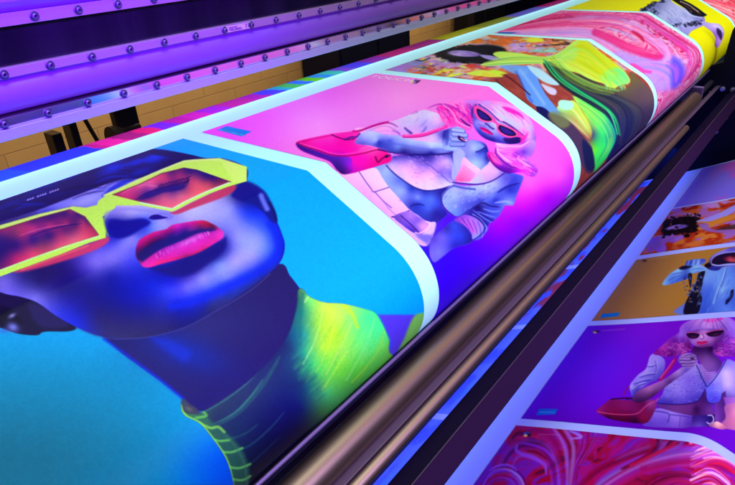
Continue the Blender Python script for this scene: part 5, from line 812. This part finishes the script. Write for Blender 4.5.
def ink_mat(name, rough, spec):
    m = bpy.data.materials.new(name); m.use_nodes = True; nt = m.node_tree; b = nt.nodes['Principled BSDF']
    at = nt.nodes.new('ShaderNodeAttribute'); at.attribute_name = 'ink'
    tc = nt.nodes.new('ShaderNodeTexCoord')
    nz = nt.nodes.new('ShaderNodeTexNoise'); nz.inputs['Scale'].default_value = 900; nz.inputs['Detail'].default_value = 2
    nt.links.new(tc.outputs['Object'], nz.inputs['Vector'])
    mr = nt.nodes.new('ShaderNodeMapRange'); mr.inputs['To Min'].default_value = .93; mr.inputs['To Max'].default_value = 1.07
    nt.links.new(nz.outputs['Fac'], mr.inputs['Value'])
    mx = nt.nodes.new('ShaderNodeVectorMath'); mx.operation = 'SCALE'
    nt.links.new(at.outputs['Color'], mx.inputs[0]); nt.links.new(mr.outputs[0], mx.inputs['Scale'])
    nt.links.new(mx.outputs[0], b.inputs['Base Color'])
    b.inputs['Roughness'].default_value = rough; b.inputs['Specular IOR Level'].default_value = spec
    return m
M_ink = ink_mat('printed_vinyl', .5, .06)
M_ink_low = ink_mat('printed_vinyl_dull', .55, .05)
M_stock = mat('white_vinyl', (.44, .95, .94), .5, spec=.08, var=((1.1, 6, 6), .03))
M_stock_low = mat('white_vinyl_blue_lit', (.36, .44, .80), .5, spec=.06, var=((2, 3, 3), .04))  # white stock with the blue light over the lower sheet tinted in
QF = 1.0
def q(n): return max(8, int(n*QF))
web = thing('printed_web', 'wide glossy sheet of colourful printed pictures with white borders running over the printer bed', 'printed sheet', WV(0, 2.4, -1))
me = strip_mesh(UP, -.6, 13.2, 0, UP.len, 240, 420, 0, 'white_sheet')
link_mesh('white_sheet', me, M_stock, web)
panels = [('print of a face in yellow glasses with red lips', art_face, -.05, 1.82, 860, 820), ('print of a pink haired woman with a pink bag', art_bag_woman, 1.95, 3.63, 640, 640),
          ('print of a dancer in a yellow and green dress among flowers', art_dancer, 3.755, 5.50, 520, 560), ('print of pink and blue swirling marble', art_pink_marble, 5.60, 7.33, 360, 420),
          ('print of a figure in a white suit on yellow', art_yellow_astronaut, 7.44, 9.2, 300, 340), ('print of coral pink marble', art_coral, 9.3, 11.3, 160, 200)]
IMG0 = .26; IMG1 = 2.5
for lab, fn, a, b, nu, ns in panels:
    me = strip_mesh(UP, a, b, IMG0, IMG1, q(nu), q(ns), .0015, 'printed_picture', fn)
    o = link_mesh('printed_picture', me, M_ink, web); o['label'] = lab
me = strip_mesh(UP, -.6, -.16, IMG0, IMG1, 20, 60, .0015, 'printed_picture', art_coral)
o = link_mesh('printed_picture', me, M_ink, web); o['label'] = 'print of coral pink marble'
# shop lettering in the corner of the pink print
def text_on_bed(s, p_u, p_y, size, m, name, parent):
    cu = bpy.data.curves.new(name, 'FONT'); cu.body = s; cu.size = size; cu.space_character = 1.15
    ob = bpy.data.objects.new(name, cu); COL.objects.link(ob)
    dg = bpy.context.evaluated_depsgraph_get(); me = bpy.data.meshes.new_from_object(ob.evaluated_get(dg))
    bpy.data.objects.remove(ob)
    for v in me.vertices:      # letters read across the sheet: right = down the slope, up = along the machine
        x, y = v.co.x, v.co.y
        v.co = WV(p_u+y, p_y-x, -1+.003)
    return link_mesh(name, me, m, parent)
M_white_ink = mat('white_ink', (.95, .8, .95), .5, spec=.1)
text_on_bed('TOUCH', 3.50, 2.83, .10, M_white_ink, 'lettering', web)
# ---------------------------------------------------------------- lower sheet
low = thing('lower_printed_sheet', 'dimmer blue-lit sheet of printed pictures hanging below the printer beam', 'printed sheet', WV(3, .6, -2.6))
me = strip_mesh(LO, .3, 7.75, 0, LO.len, 300, 260, 0, 'white_sheet', None, upper=False)
link_mesh('white_sheet', me, M_stock_low, low)
LS0 = LO.s[3]; LS1 = LO.len-.05
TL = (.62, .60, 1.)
for lab, fn, a, b, nu, ns in [('print of crimson and violet swirling marble', art_crimson_marble, 1.38, 2.575, 700, 900), ('print of a pink haired woman with a red bag on violet', art_bag_woman_low, 2.645, 3.83, 700, 900),
                              ('print of a figure in a white space suit on ochre', art_ochre_astronaut, 3.91, 5.06, 480, 640), ('print of a woman among flowers on rust red', art_floral_low, 5.155, 6.31, 400, 560), ('pale violet print', art_pale_low, 6.35, 7.70, 160, 200)]:
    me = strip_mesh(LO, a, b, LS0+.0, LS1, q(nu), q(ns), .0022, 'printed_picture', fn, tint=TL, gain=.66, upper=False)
    o = link_mesh('printed_picture', me, M_ink_low, low); o['label'] = lab
for lab, a, b in [('sliver of print between roller and beam', 1.2, 2.575), ('sliver of print between roller and beam', 2.645, 3.83), ('sliver of print between roller and beam', 3.91, 5.06), ('sliver of print between roller and beam', 5.155, 7.7)]:
    me = strip_mesh(LO, a, b, .02, LS0-.22, 200, 120, .0022, 'printed_picture', art_sliver, tint=(1, 1, 1), gain=.7, upper=False)
    link_mesh('printed_picture', me, M_ink_low, low)
# ---------------------------------------------------------------- the printer
M_violet = mat('painted_steel', (.26, .12, .62), .42, spec=.4, var=((.6, 5, 5), .06))
M_glass = mat('smoked_window', (.013, .010, .03), .2, spec=.6, coat=.2, var=((16, .2, .6), .9))  # vertical colour bands stand in for soft reflections in the window
M_alu = mat('polished_aluminium', (.80, .60, .92), .22, .95, var=((.7, 8, 40), .08), bump=((3, 60, 400), .05))  # pink tint of the reflected prints mixed into the base
M_rail = mat('satin_rail', (.62, .44, .80), .34, .45, var=((1.5, 8, 30), .14), bump=((3, 60, 400), .05))  # pinkish base stands in for the prints mirrored in the rails
M_lip = mat('brushed_aluminium', (.50, .58, .85), .42, .3, var=((.5, 10, 30), .08))
M_dark = mat('black_paint', (.010, .010, .018), .55, spec=.2, var=((2, 4, 4), .3))
M_navy = mat('navy_panel', (.006, .007, .028), .5, spec=.15, var=((2, 4, 4), .3))
M_screw = mat('zinc_screw', (.20, .16, .42), .42, .85)
M_screw_dark = mat('screw_recess', (.02, .012, .09), .5)
M_roller = mat('bronze_roller', (.25, .175, .14), .40, 1., var=((1.2, 40, 40), .12), bump=((4, 300, 300), .06))
M_tube = mat('satin_tube', (.36, .25, .20), .40, 1., var=((1.2, 40, 40), .1))
M_plate = mat('anodised_plate', (.14, .09, .17), .42, .6, var=((1, 30, 30), .15))
M_beam = mat('dark_beam_paint', (.006, .003, .026), .6, spec=.06, var=((1.5, 14, 14), .25))
M_beam2 = mat('beam_paint_side', (.018, .006, .026), .55, spec=.06, var=((1.5, 14, 14), .25))
M_nose = mat('nose_strip', (.16, .11, .30), .35, .5, var=((1, 20, 20), .15))
pr = thing('wide_format_printer', 'large violet-lit printer with screwed gantry rails, bed, rollers and dark beam', 'printer', WV(3, 2.6, -3.5))
XA, XB = -1.5, 14.
GY = 3.1
bar('gantry_cover', [(GY+.02, -.245), (GY-.02, -.20), (GY+.01, -.05), (GY+.12, .25), (GY+.6, .5), (GY+.9, -.2), (GY+.9, -.245)], XA, XB, M_violet, pr, 30)
bar('smoked_window', [(GY+.05, -.300), (GY+.05, -.485), (GY+.07, -.485), (GY+.07, -.300)], XA, XB, M_glass, pr)
def screw_mesh():
    bm = bmesh.new()
    def ring(r, d): return [bm.verts.new((r*S*math.cos(t), -d*S, r*S*math.sin(t))) for t in np.linspace(0, 2*math.pi, 20, endpoint=False)]
    prof = [(.028, 0), (.028, .004), (.024, .007), (.019, .006), (.019, .015), (.016, .021), (.010, .024), (.0085, .024), (.0085, .010), (.002, .010)]
    rows = [ring(*p) for p in prof]
    for k, (a, b) in enumerate(zip(rows, rows[1:])):
        for j in range(20):
            f = bm.faces.new((a[j], a[(j+1) % 20], b[(j+1) % 20], b[j])); f.material_index = 1 if k in (2, 3, 7, 8) else 0; f.smooth = True
    f = bm.faces.new(rows[-1]); f.material_index = 1
    bmesh.ops.recalc_face_normals(bm, faces=bm.faces)
    me = bpy.data.meshes.new('screw'); bm.to_mesh(me); bm.free(); me.materials.append(M_screw); me.materials.append(M_screw_dark)
    return me
SM = screw_mesh()
def screws(parent, y, z, x0, dx, x1, tilt=0):
    x = x0
    while x < x1:
        o = bpy.data.objects.new('screw', SM); COL.objects.link(o); o.parent = parent
        o.location = WV(x, y, z); o.rotation_euler = (tilt, random.uniform(0, 6.28), 0); o.scale = (.84,)*3; x += dx
r1 = bar('upper_rail', [(GY, -.247), (GY, -.304), (GY+.1, -.304), (GY+.1, -.247)], XA, XB, M_rail, pr, bevel=.0008)
screws(r1, GY, -.2765, 1.31-.22*3, .2198, 3.4)
r2 = bar('middle_rail', [(GY, -.482), (GY, -.527), (GY+.08, -.527), (GY+.08, -.482)], XA, XB, M_rail, pr, bevel=.0008)
screws(r2, GY, -.5075, 1.31-.221*3, .2215, 6.5)
body = [(GY+.008, -.5285)]+[(GY+.062-.075*math.sin(t), -.612+.082*math.cos(t)) for t in np.linspace(.55, 2.75, 22)]+[(GY+.3, -.690), (GY+.3, -.5285)]
bar('front_tube', body, XA, XB, M_violet, pr, 50)
bar('shadow_gap', [(GY+.045, -.684), (GY+.045, -.712), (GY+.2, -.712), (GY+.2, -.684)], XA, XB, M_dark, pr)
r3 = bar('lower_rail', [(GY-.006, -.700), (GY+.004, -.752), (GY+.1, -.752), (GY+.1, -.700)], XA, XB, M_alu, pr, bevel=.0008)
screws(r3, GY, -.7265, 1.232-.2135*3, .2128, 9.5)
bar('front_lip', [(GY-.014, -.7535), (GY-.016, -.803), (GY-.004, -.808), (GY+.25, -.808), (GY+.25, -.7535)], XA, XB, M_lip, pr, bevel=.001)
# small type plate on the middle rail
tp = bmesh.new(); box(tp, 2.43, 2.66, GY-.004, GY-.001, -.523, -.488)
M_tp = mat('label_paper', (.75, .68, .9), .5); M_txt = mat('label_ink', (.03, .02, .1), .6)
o = finish(tp, 'type_plate', M_tp, pr)
tb = bmesh.new()
box(tb, 2.45, 2.52, GY-.006, GY-.0045, -.500, -.4965); box(tb, 2.45, 2.49, GY-.006, GY-.0045, -.509, -.5065); box(tb, 2.50, 2.55, GY-.006, GY-.0045, -.509, -.5065); box(tb, 2.46, 2.56, GY-.006, GY-.0045, -.516, -.5135)
for i in range(5):
    for j in range(6):
        if (i*3+j*5+i*j) % 3: box(tb, 2.59+i*.010, 2.598+i*.010, GY-.006, GY-.0045, -.518+j*.0045, -.5145+j*.0045)
finish(tb, 'plate_print', M_txt, o)
# bed
bedp = [(3.34, -1.006), (1.9, -1.006), (1.40, -1.275)]
bar('print_bed', [(3.335, -1.012), (1.9, -1.012), (1.45, -1.26), (1.34, -1.45), (1.36, -1.72), (1.75, -1.80), (3.335, -1.35)], XA, XB, M_plate, pr)
me = strip_mesh(UP, XA, 13.2, 0, .001, 4, 2, 0, 'x')
bpy.data.meshes.remove(me)
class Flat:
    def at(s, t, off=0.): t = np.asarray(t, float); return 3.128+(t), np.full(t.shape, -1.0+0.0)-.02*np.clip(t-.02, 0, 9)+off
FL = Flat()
me = strip_mesh(FL, .2, 9.6, 0.19, 0.002, 900, 8, 0, 'bed_reflection_strip', art_bed_reflection, upper=False, gain=.9, wave=False)
cs = link_mesh('bed_reflection_strip', me, M_ink, web); cs['label'] = 'row of colour blocks painted as the prints reflected along the rear edge'
# nose strip below the sheet
nsp = [pol(53.62, 2.13), pol(53.7, 2.10), pol(54.1, 2.10), pol(54.2, 2.14), pol(54.2, 2.22), pol(53.75, 2.2)]
bar('nose_strip', nsp, XA, 8.0, M_nose, pr, bevel=.002)
nsp2 = [pol(54.24, 2.145), pol(54.45, 2.14), pol(54.5, 2.2), pol(54.3, 2.24)]
bar('nose_channel', nsp2, XA, 8.0, M_navy, pr)
bar('rear_panel', [(1.46, -1.95), (1.42, -2.1), (1.40, -2.62), (1.55, -2.66), (1.55, -1.98)], XA, 8.0, M_dark, pr)
c = pol(57.0, 2.2); bar('tension_roller', circ(c[0], c[1], .074, 64), XA, 7.16, M_roller, pr, 50)
bar('roller_journal', circ(c[0], c[1], .03, 24), 7.16, 8.0, M_dark, pr, 50)
bk = bmesh.new(); box(bk, 7.2, 7.26, c[0]-.06, c[0]+.14, c[1]-.08, c[1]+.12); finish(bk, 'roller_bracket', M_nose, pr, bevel=.004)
bar('guide_plate', [pol(58.85, 2.20), pol(59.9, 2.16), pol(60.0, 2.2), pol(59.9, 2.3), pol(58.9, 2.3)], XA, 8.0, M_plate, pr, bevel=.002)
c = pol(60.78, 2.2); bar('guide_tube', circ(c[0], c[1], .033, 48), XA, 6.3, M_tube, pr, 50)
bar('support_beam', [pol(62.98, 2.2), pol(64.85, 2.03), pol(65.0, 2.03), pol(67.43, 2.12), pol(67.3, 2.3), pol(63.3, 2.35)], XA, 8.0, M_beam, pr, bevel=.0015)
bar('beam_cover', [pol(64.93, 2.021), pol(67.38, 2.108), pol(67.38, 2.114), pol(64.93, 2.027)], XA, 7.99, M_beam2, pr)
bar('beam_ridge', [pol(64.80, 2.020), pol(64.92, 2.017), pol(64.94, 2.026), pol(64.8, 2.03)], XA, 7.98, mat('ridge_highlight', (.06, .035, .06), .5, .3), pr)  # lighter strip paints the highlight along the beam's crease
# side frame with bolts
bm = bmesh.new()
prism(bm, [(1.10, -1.25), (1.12, -1.60), (1.9, -2.0), (2.9, -2.0), (2.9, -3.49), (-1.4, -3.49), (-1.4, -1.0), (1.0, -1.0)], 8.0, 8.1)
sf = finish(bm, 'side_frame', M_navy, pr)
bm = bmesh.new()
bmesh.ops.create_cone(bm, cap_ends=True, segments=16, radius1=.030*S, radius2=.026*S, depth=.03*S, matrix=Matrix.Rotation(-math.pi/2, 4, 'Y'))
g = bmesh.ops.create_cone(bm, cap_ends=True, segments=6, radius1=.019*S, radius2=.019*S, depth=.05*S, matrix=Matrix.Translation((-.02*S, 0, 0)) @ Matrix.Rotation(math.pi/2, 4, 'Y'))
bolt_me = bpy.data.meshes.new('bolt'); bm.to_mesh(bolt_me); bm.free(); bolt_me.materials.append(mat('bolt_steel', (.55, .5, .8), .35, .8))
for i, p in enumerate([(678.6, 126.3), (715.7, 131.7), (722.5, 89), (732.6, 90), (725.4, 118), (701, 94.6), (710, 92.2), (731, 104)]):
    r = ray(p); P = r*(7.985/r[0])
    o = bpy.data.objects.new('bolt', bolt_me); COL.objects.link(o); o.parent = sf
    o.location = WV(*P); s_ = .5 if i in (5, 6) else .95; o.scale = (s_, s_, s_)
# legs under the rear of the machine, seen through the gap
M_leg = mat('leg_steel', (.02, .016, .014), .5, spec=.3)
def at_y(px, py, y): r = ray((px, py)); return r*(y/r[1])
def leg(px, w, y, zt=-1.2, zb=-3.5, cross=False):
    P = at_y(px, 150, y); x = P[0]
    bm = bmesh.new(); box(bm, x-w/2, x+w/2, y-.07, y+.07, zb, zt); return finish(bm, 'leg', M_leg, pr, bevel=.003)
for px, w, y in [(58, .075, 4.5), (77, .06, 4.7)]: leg(px, w, y)
P0 = at_y(40, 170, 4.9); P1 = at_y(220, 117, 4.9)
bm = bmesh.new(); prism(bm, [(4.86, P0[2]-.02), (4.94, P0[2]-.02), (4.94, P0[2]+.03), (4.86, P0[2]+.03)], P0[0]-.1, 5.0); finish(bm, 'stretcher', M_leg, pr, bevel=.002)
P = at_y(93, 120, 4.75); bm = bmesh.new(); prism(bm, circ(0, 0, .018, 12), 0, 1)
for v in bm.verts:
    t = v.co.x/S; a = v.co.y/S; b_ = (v.co.z-ZC)/S
    v.co = WV(P[0]-.10+t*.16+b_, 4.75+a, -1.1-t*.62)
finish(bm, 'hanging_rod', M_leg, pr)
# caster: bracket and wheel hanging at the rear
cas = at_y(122, 122, 4.4)
bm = bmesh.new(); box(bm, cas[0]-.07, cas[0]+.13, 4.35, 4.45, -1.30, -.95); finish(bm, 'motor_housing', M_leg, pr, bevel=.01)
bm = bmesh.new(); box(bm, cas[0]-.07, cas[0]+.12, 4.32, 4.48, -1.5, -1.27); finish(bm, 'motor_flange', M_leg, pr, bevel=.01)
bm = bmesh.new(); prism(bm, circ(4.4, -1.36, .11, 24), cas[0]-.12, cas[0]-.05); finish(bm, 'pulley', M_leg, pr, 40)
# ---------------------------------------------------------------- behind the machine
WY = 6.4
m = bpy.data.materials.new('yellow_lit_block'); m.use_nodes = True; nt = m.node_tree; b = nt.nodes['Principled BSDF']
tc = nt.nodes.new('ShaderNodeTexCoord'); mp = nt.nodes.new('ShaderNodeMapping'); mp.inputs['Rotation'].default_value = (math.pi/2, 0, 0)
br = nt.nodes.new('ShaderNodeTexBrick'); br.inputs['Scale'].default_value = 1
br.inputs['Color1'].default_value = (.62, .38, .15, 1); br.inputs['Color2'].default_value = (.56, .34, .13, 1); br.inputs['Mortar'].default_value = (.40, .25, .11, 1)  # ochre base carries the yellow light falling on the blocks
br.inputs['Brick Width'].default_value = .40; br.inputs['Row Height'].default_value = .062; br.inputs['Mortar Size'].default_value = .0022; br.inputs['Mortar Smooth'].default_value = .4
nt.links.new(tc.outputs['Object'], mp.inputs[0]); nt.links.new(mp.outputs[0], br.inputs['Vector'])
nz = nt.nodes.new('ShaderNodeTexNoise'); nz.inputs['Scale'].default_value = 9; nz.inputs['Detail'].default_value = 6; nt.links.new(tc.outputs['Object'], nz.inputs['Vector'])
mx = nt.nodes.new('ShaderNodeMix'); mx.data_type = 'RGBA'; mx.blend_type = 'MULTIPLY'; mx.inputs['Factor'].default_value = .5
nt.links.new(br.outputs['Color'], mx.inputs['A']); nt.links.new(nz.outputs['Color'], mx.inputs['B'])
rp = nt.nodes.new('ShaderNodeMapRange'); rp.inputs['To Min'].default_value = .7; rp.inputs['To Max'].default_value = 1.15
nt.links.new(nz.outputs['Fac'], rp.inputs['Value']); nt.links.new(rp.outputs[0], mx.inputs['B'])
nt.links.new(mx.outputs['Result'], b.inputs['Base Color']); b.inputs['Roughness'].default_value = .7
bp = nt.nodes.new('ShaderNodeBump'); bp.inputs['Strength'].default_value = .6; bp.inputs['Distance'].default_value = .004
nt.links.new(br.outputs['Fac'], bp.inputs['Height']); bp.invert = True; nt.links.new(bp.outputs[0], b.inputs['Normal'])
bm = bmesh.new(); box(bm, -4, 22, WY, WY+.4, -3.5, 2.5)
w = finish(bm, 'block_wall', m); w['label'] = 'concrete block wall tinted ochre for the yellow light behind the printer'; w['category'] = 'wall'
M_floor = mat('workshop_floor', (.035, .032, .035), .6, var=((1, 1, 1), .3))
bm = bmesh.new(); box(bm, -14, 26, -14, WY+.4, -3.9, -3.5); fl = finish(bm, 'floor', M_floor); fl['kind'] = 'structure'
# navy cabinet and black rack against the wall
a0 = at_y(340, 70, 5.6)[0]; a1 = at_y(410, 50, 5.6)[0]
cab = thing('navy_cabinet', 'dark navy cabinet against the ochre block wall behind the gantry', 'cabinet', WV((a0+a1)/2, 5.8, -3.5))
bm = bmesh.new(); box(bm, a0, a1, 5.6, 6.35, -3.45, -.6); finish(bm, 'cabinet_body', M_navy, cab, bevel=.004)
bm = bmesh.new(); box(bm, a0+.04, (a0+a1)/2-.02, 5.57, 5.598, -3.4, -.65); finish(bm, 'door', M_navy, cab, bevel=.002)
bm = bmesh.new(); box(bm, (a0+a1)/2+.02, a1-.04, 5.57, 5.598, -3.4, -.65); finish(bm, 'door', M_navy, cab, bevel=.002)
b0 = at_y(472, 22, 5.5)[0]; b1 = at_y(482, 20, 5.5)[0]
pst = thing('black_post', 'slim black upright post before the ochre wall', 'post', WV((b0+b1)/2, 5.5, -3.5))
bm = bmesh.new(); box(bm, b0, b1, 5.45, 5.6, -3.48, .5); finish(bm, 'upright', M_dark, pst, bevel=.003)
bm = bmesh.new(); box(bm, b0-.15, b1+.15, 5.35, 5.7, -3.5, -3.46); finish(bm, 'foot_plate', M_dark, pst)
d0 = at_y(486, 18, 5.6)[0]; d1 = at_y(505, 12, 5.6)[0]; e0 = at_y(512, 10, 5.6)[0]
rk = thing('black_rack', 'tall black equipment rack at the far end of the wall', 'rack', WV(e0, 5.8, -3.5))
bm = bmesh.new(); box(bm, d0, d1, 5.6, 6.3, -3.45, .6); finish(bm, 'rack_body', M_dark, rk, bevel=.003)
bm = bmesh.new(); box(bm, e0, e0+5, 5.7, 6.3, -3.45, .6); finish(bm, 'rack_body', M_navy, rk, bevel=.003)
# ---------------------------------------------------------------- light
def area(name, loc, tgt, sx, sy, power, col, spread=180):
    l = bpy.data.lights.new(name, 'AREA'); l.shape = 'RECTANGLE'; l.size = sx*S; l.size_y = sy*S; l.energy = power; l.color = col; l.spread = math.radians(spread)
    o = bpy.data.objects.new(name, l); COL.objects.link(o)
    L = Vector(WV(*loc)); T = Vector(WV(*tgt)); o.location = L
    zax = (L-T).normalized(); xax = Vector((1, 0, 0)); xax = (xax-zax*xax.dot(zax)).normalized(); yax = zax.cross(xax)
    o.matrix_world = Matrix.Translation(L) @ Matrix((xax, yax, zax)).transposed().to_4x4()
    return o
area('overhead_lamp', (7.9, 1.35, 1.8), (7.9, 1.75, -1), 9.4, 2.6, 13, (1., .97, .95), 70)
area('near_overhead_lamp', (1.1, 1.35, 1.8), (1.1, 1.75, -1), 4.4, 2.6, 7.0, (.92, 1., .90), 70)
area('front_fill', (5.0, -1.3, .5), (5.0, 1.25, -1.5), 11, .3, 4.0, (1., .92, 1.), 36)  # unseen fill added to lift the sheet where it rolls over
area('violet_lamp', (.2, 1.5, .35), (.9, 3.15, -.30), 3.6, .4, 6.5, (.30, .02, 1.), 62)
area('blue_lamp', (3.4, -1.9, .1), (3.6, .5, -2.6), 6.5, .8, 14, (.52, .43, 1.), 60)
area('front_violet_lamp', (1.2, -1.2, .6), (1.2, 1.5, -1.6), 4, .2, .9, (.60, .16, 1.), 60)
area('warm_tube_lamp', (7.0, -.8, 1.8), (5.5, 1.2, -1.8), 6, .10, 2.0, (1., .58, .22), 80)
area('wall_lamp', (5.0, 4.9, 1.0), (4.5, 6.4, -1.6), 12, .4, 36, (1., .80, .5), 140)
area('under_bed_fill', (4.0, 1.50, -2.70), (4.0, 1.45, -3.2), 9, .08, 7.0, (.06, .16, 1.), 170)  # unseen blue fill added to light the paper between tube and beam
area('under_gantry_fill', (5.0, 3.22, -.815), (5.0, 3.22, -1.2), 10, .08, 1.4, (.8, .8, 1.), 150)  # unseen fill added to brighten the colour strip behind the sheet
w = bpy.data.worlds.new('World'); scn.world = w; w.use_nodes = True
w.node_tree.nodes['Background'].inputs[0].default_value = (.05, .05, .16, 1); w.node_tree.nodes['Background'].inputs[1].default_value = .35
# ---------------------------------------------------------------- camera
cam = bpy.data.cameras.new('camera'); co = bpy.data.objects.new('camera', cam); COL.objects.link(co); scn.camera = co
cam.sensor_width = 36; cam.lens = 36*F/735; cam.clip_start = .01; cam.clip_end = 60
M4 = Matrix([list(R[0])+[0], list(R[1])+[0], list(R[2])+[ZC], [0, 0, 0, 1]])
co.matrix_world = M4
vs = scn.view_settings; vs.view_transform = 'Standard'; vs.look = 'None'; vs.gamma = 1; vs.exposure = 0; vs.use_curve_mapping = False
scn.cycles.use_denoising = True; scn.cycles.max_bounces = 6
